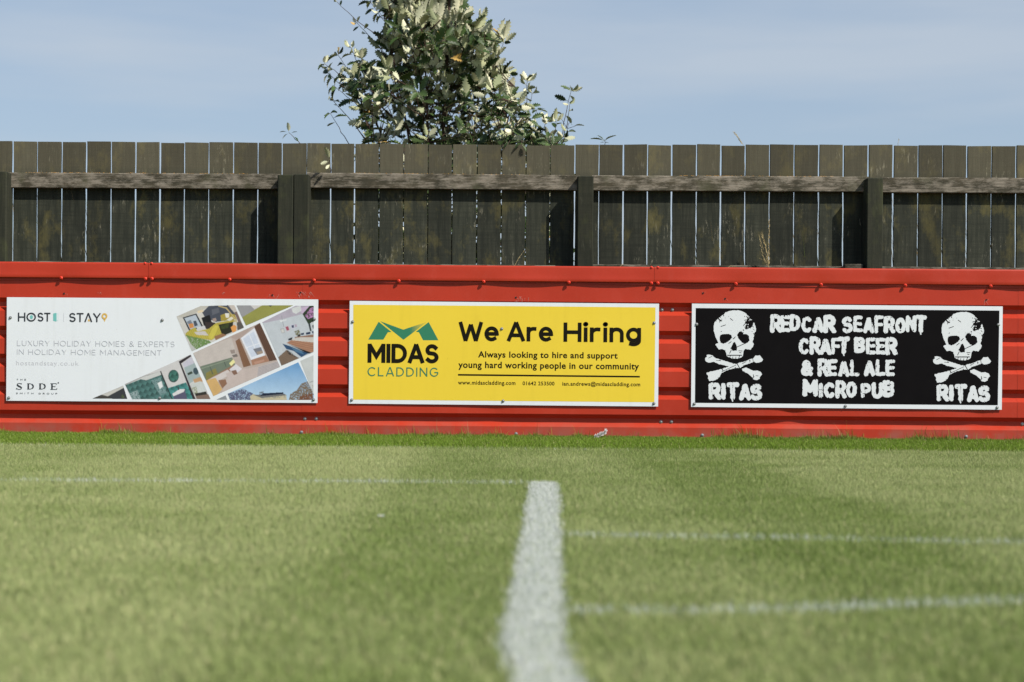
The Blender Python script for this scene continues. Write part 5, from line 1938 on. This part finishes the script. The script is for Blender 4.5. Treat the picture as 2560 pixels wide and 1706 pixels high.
G0 = (1924, 1080)
stalk('bleached straw seed stalks standing before the dark boards left of the right-hand post', [
    [(1926, 1080), (1925, 760), (1922, 668), (1920, 630)], [(1922, 665), (1912, 635), (1901, 600), (1897, 586)], [(1922, 660), (1915, 620), (1908, 590), (1904, 580)],
    [(1923, 640), (1921, 600), (1923, 560)], [(1922, 668), (1909, 650), (1897, 646)]],
      [([(1921, 665), (1916, 625), (1905, 590)], 26, .020, .35), ([(1923, 660), (1922, 600), (1923, 555)], 30, .018, .25), ([(1921, 668), (1908, 640), (1899, 602)], 16, .016, .35)], .60)
stalk('single thin straw blade leaning before the boards above the yellow board', [[(1262, 1080), (1272, 780), (1285, 668), (1297, 645), (1310, 628)]],
      [([(1287, 662), (1308, 631)], 5, .014, .2)], .60)
stalk('bent straw blade just above the barrier top right of the single post', [[(1530, 1080), (1535, 780), (1546, 670), (1556, 662), (1558, 658)]], [], .60)
stalk('curled straw blade lying at the bottom edge of the boards', [[(1800, 1080), (1806, 780), (1816, 672), (1826, 665), (1843, 668)]], [], .50)
stalk('faint feathery seed head rising above the fence top on the right', [[(1866, 700), (1862, 420), (1858, 362), (1849, 348), (1841, 336), (1836, 330)]],
      [([(1856, 360), (1836, 332)], 22, .012, .5)], .80)
stalk('tiny thin bud stem above the fence top near the right post', [[(2246, 700), (2245, 420), (2245, 358), (2247, 350)]],
      [([(2247, 353), (2247, 349)], 4, .006, .8)], .80)

# ------------------------------------------------------------------ white feather and daisy
M_FEA = plain('white_feather', (0.80, 0.74, 0.72, 1), 0.8, 0.1, var=.1, vscale=80)
fb = at(1499, 1090, -.12); fb.z = .002
mb = MB()
quill = [Vector((-.034, 0, -.004)), Vector((-.01, 0, .004)), Vector((.015, 0, .012)), Vector((.034, 0, .024))]
mb.tube(quill, [.0012, .0011, .0009, .0005], 5)
rf = random.Random(3)
for k in range(150):
    f = rf.random() * 2.999; i = int(f); p_ = quill[i].lerp(quill[i + 1], f - i)
    up = rf.random() < .8
    d_ = Vector((rf.uniform(.1, .8), rf.uniform(-.6, .3), rf.uniform(.5, 1.2) if up else -rf.uniform(.1, .4))).normalized()
    ln = rf.uniform(.012, .024) * (1.0 if up else .5)
    a = d_.cross(Vector((0, 1, 0))).normalized() * rf.uniform(.0018, .0034)
    b_ = d_.cross(a).normalized() * .0004
    m_ = p_ + d_ * ln * .6 + Vector((.002, 0, 0))
    e = p_ + d_ * ln
    mb.add([p_ - a * .4, p_ + a * .4, m_ + a + b_, m_ - a + b_, e, p_ - b_ * 2, m_ - b_ * 2], [(0, 1, 2, 3), (3, 2, 4), (1, 5, 6, 2), (5, 0, 3, 6), (2, 6, 4), (6, 3, 4)])
o = mb.build('feather', M_FEA)
o.location = fb; o.scale = (1.0, 1.0, 1.25)
tag(o, 'small fluffy white feather lying in the longer grass at the foot of the barrier', 'feather')

dz_ = at(953, 1316, -5.6); dz_.z = GZ
M_PET = plain('white_petal', (0.82, 0.83, 0.84, 1), 0.6, 0.2)
M_DISC = plain('yellow_flower_centre', (0.65, 0.42, 0.04, 1), 0.7, 0.2)
M_STEMG = plain('green_stem', (0.12, 0.2, 0.05, 1), 0.7, 0.2)
r_ = empty('daisy', (dz_.x, -5.6, 0)); tag(r_, 'tiny white daisy in the short grass left of the broad white line', 'flower')
mb = MB(); mb.tube([(0, 0, 0), (.001, 0, .012), (0, 0, .022)], [.0008, .0008, .0008], 5); mb.build('stem', M_STEMG, r_)
mb = MB()
for k in range(14):
    a = k / 14 * 6.283; ca, sa = math.cos(a), math.sin(a)
    vs = [(ca * .002 - sa * .0008, sa * .002 + ca * .0008, .0225), (ca * .002 + sa * .0008, sa * .002 - ca * .0008, .0225),
          (ca * .008 + sa * .0016, sa * .008 - ca * .0016, .026), (ca * .0095, sa * .0095, .0265), (ca * .008 - sa * .0016, sa * .008 + ca * .0016, .026)]
    mb.add(vs + [(x, y, z - .0006) for x, y, z in vs], [(0, 1, 2, 3, 4), (9, 8, 7, 6, 5)])
mb.build('petals', M_PET, r_)
mb = MB(); mb.tube([(0, 0, .021), (0, 0, .0245), (0, 0, .0262)], [.0022, .0026, .0012], 8); mb.build('flower_centre', M_DISC, r_)
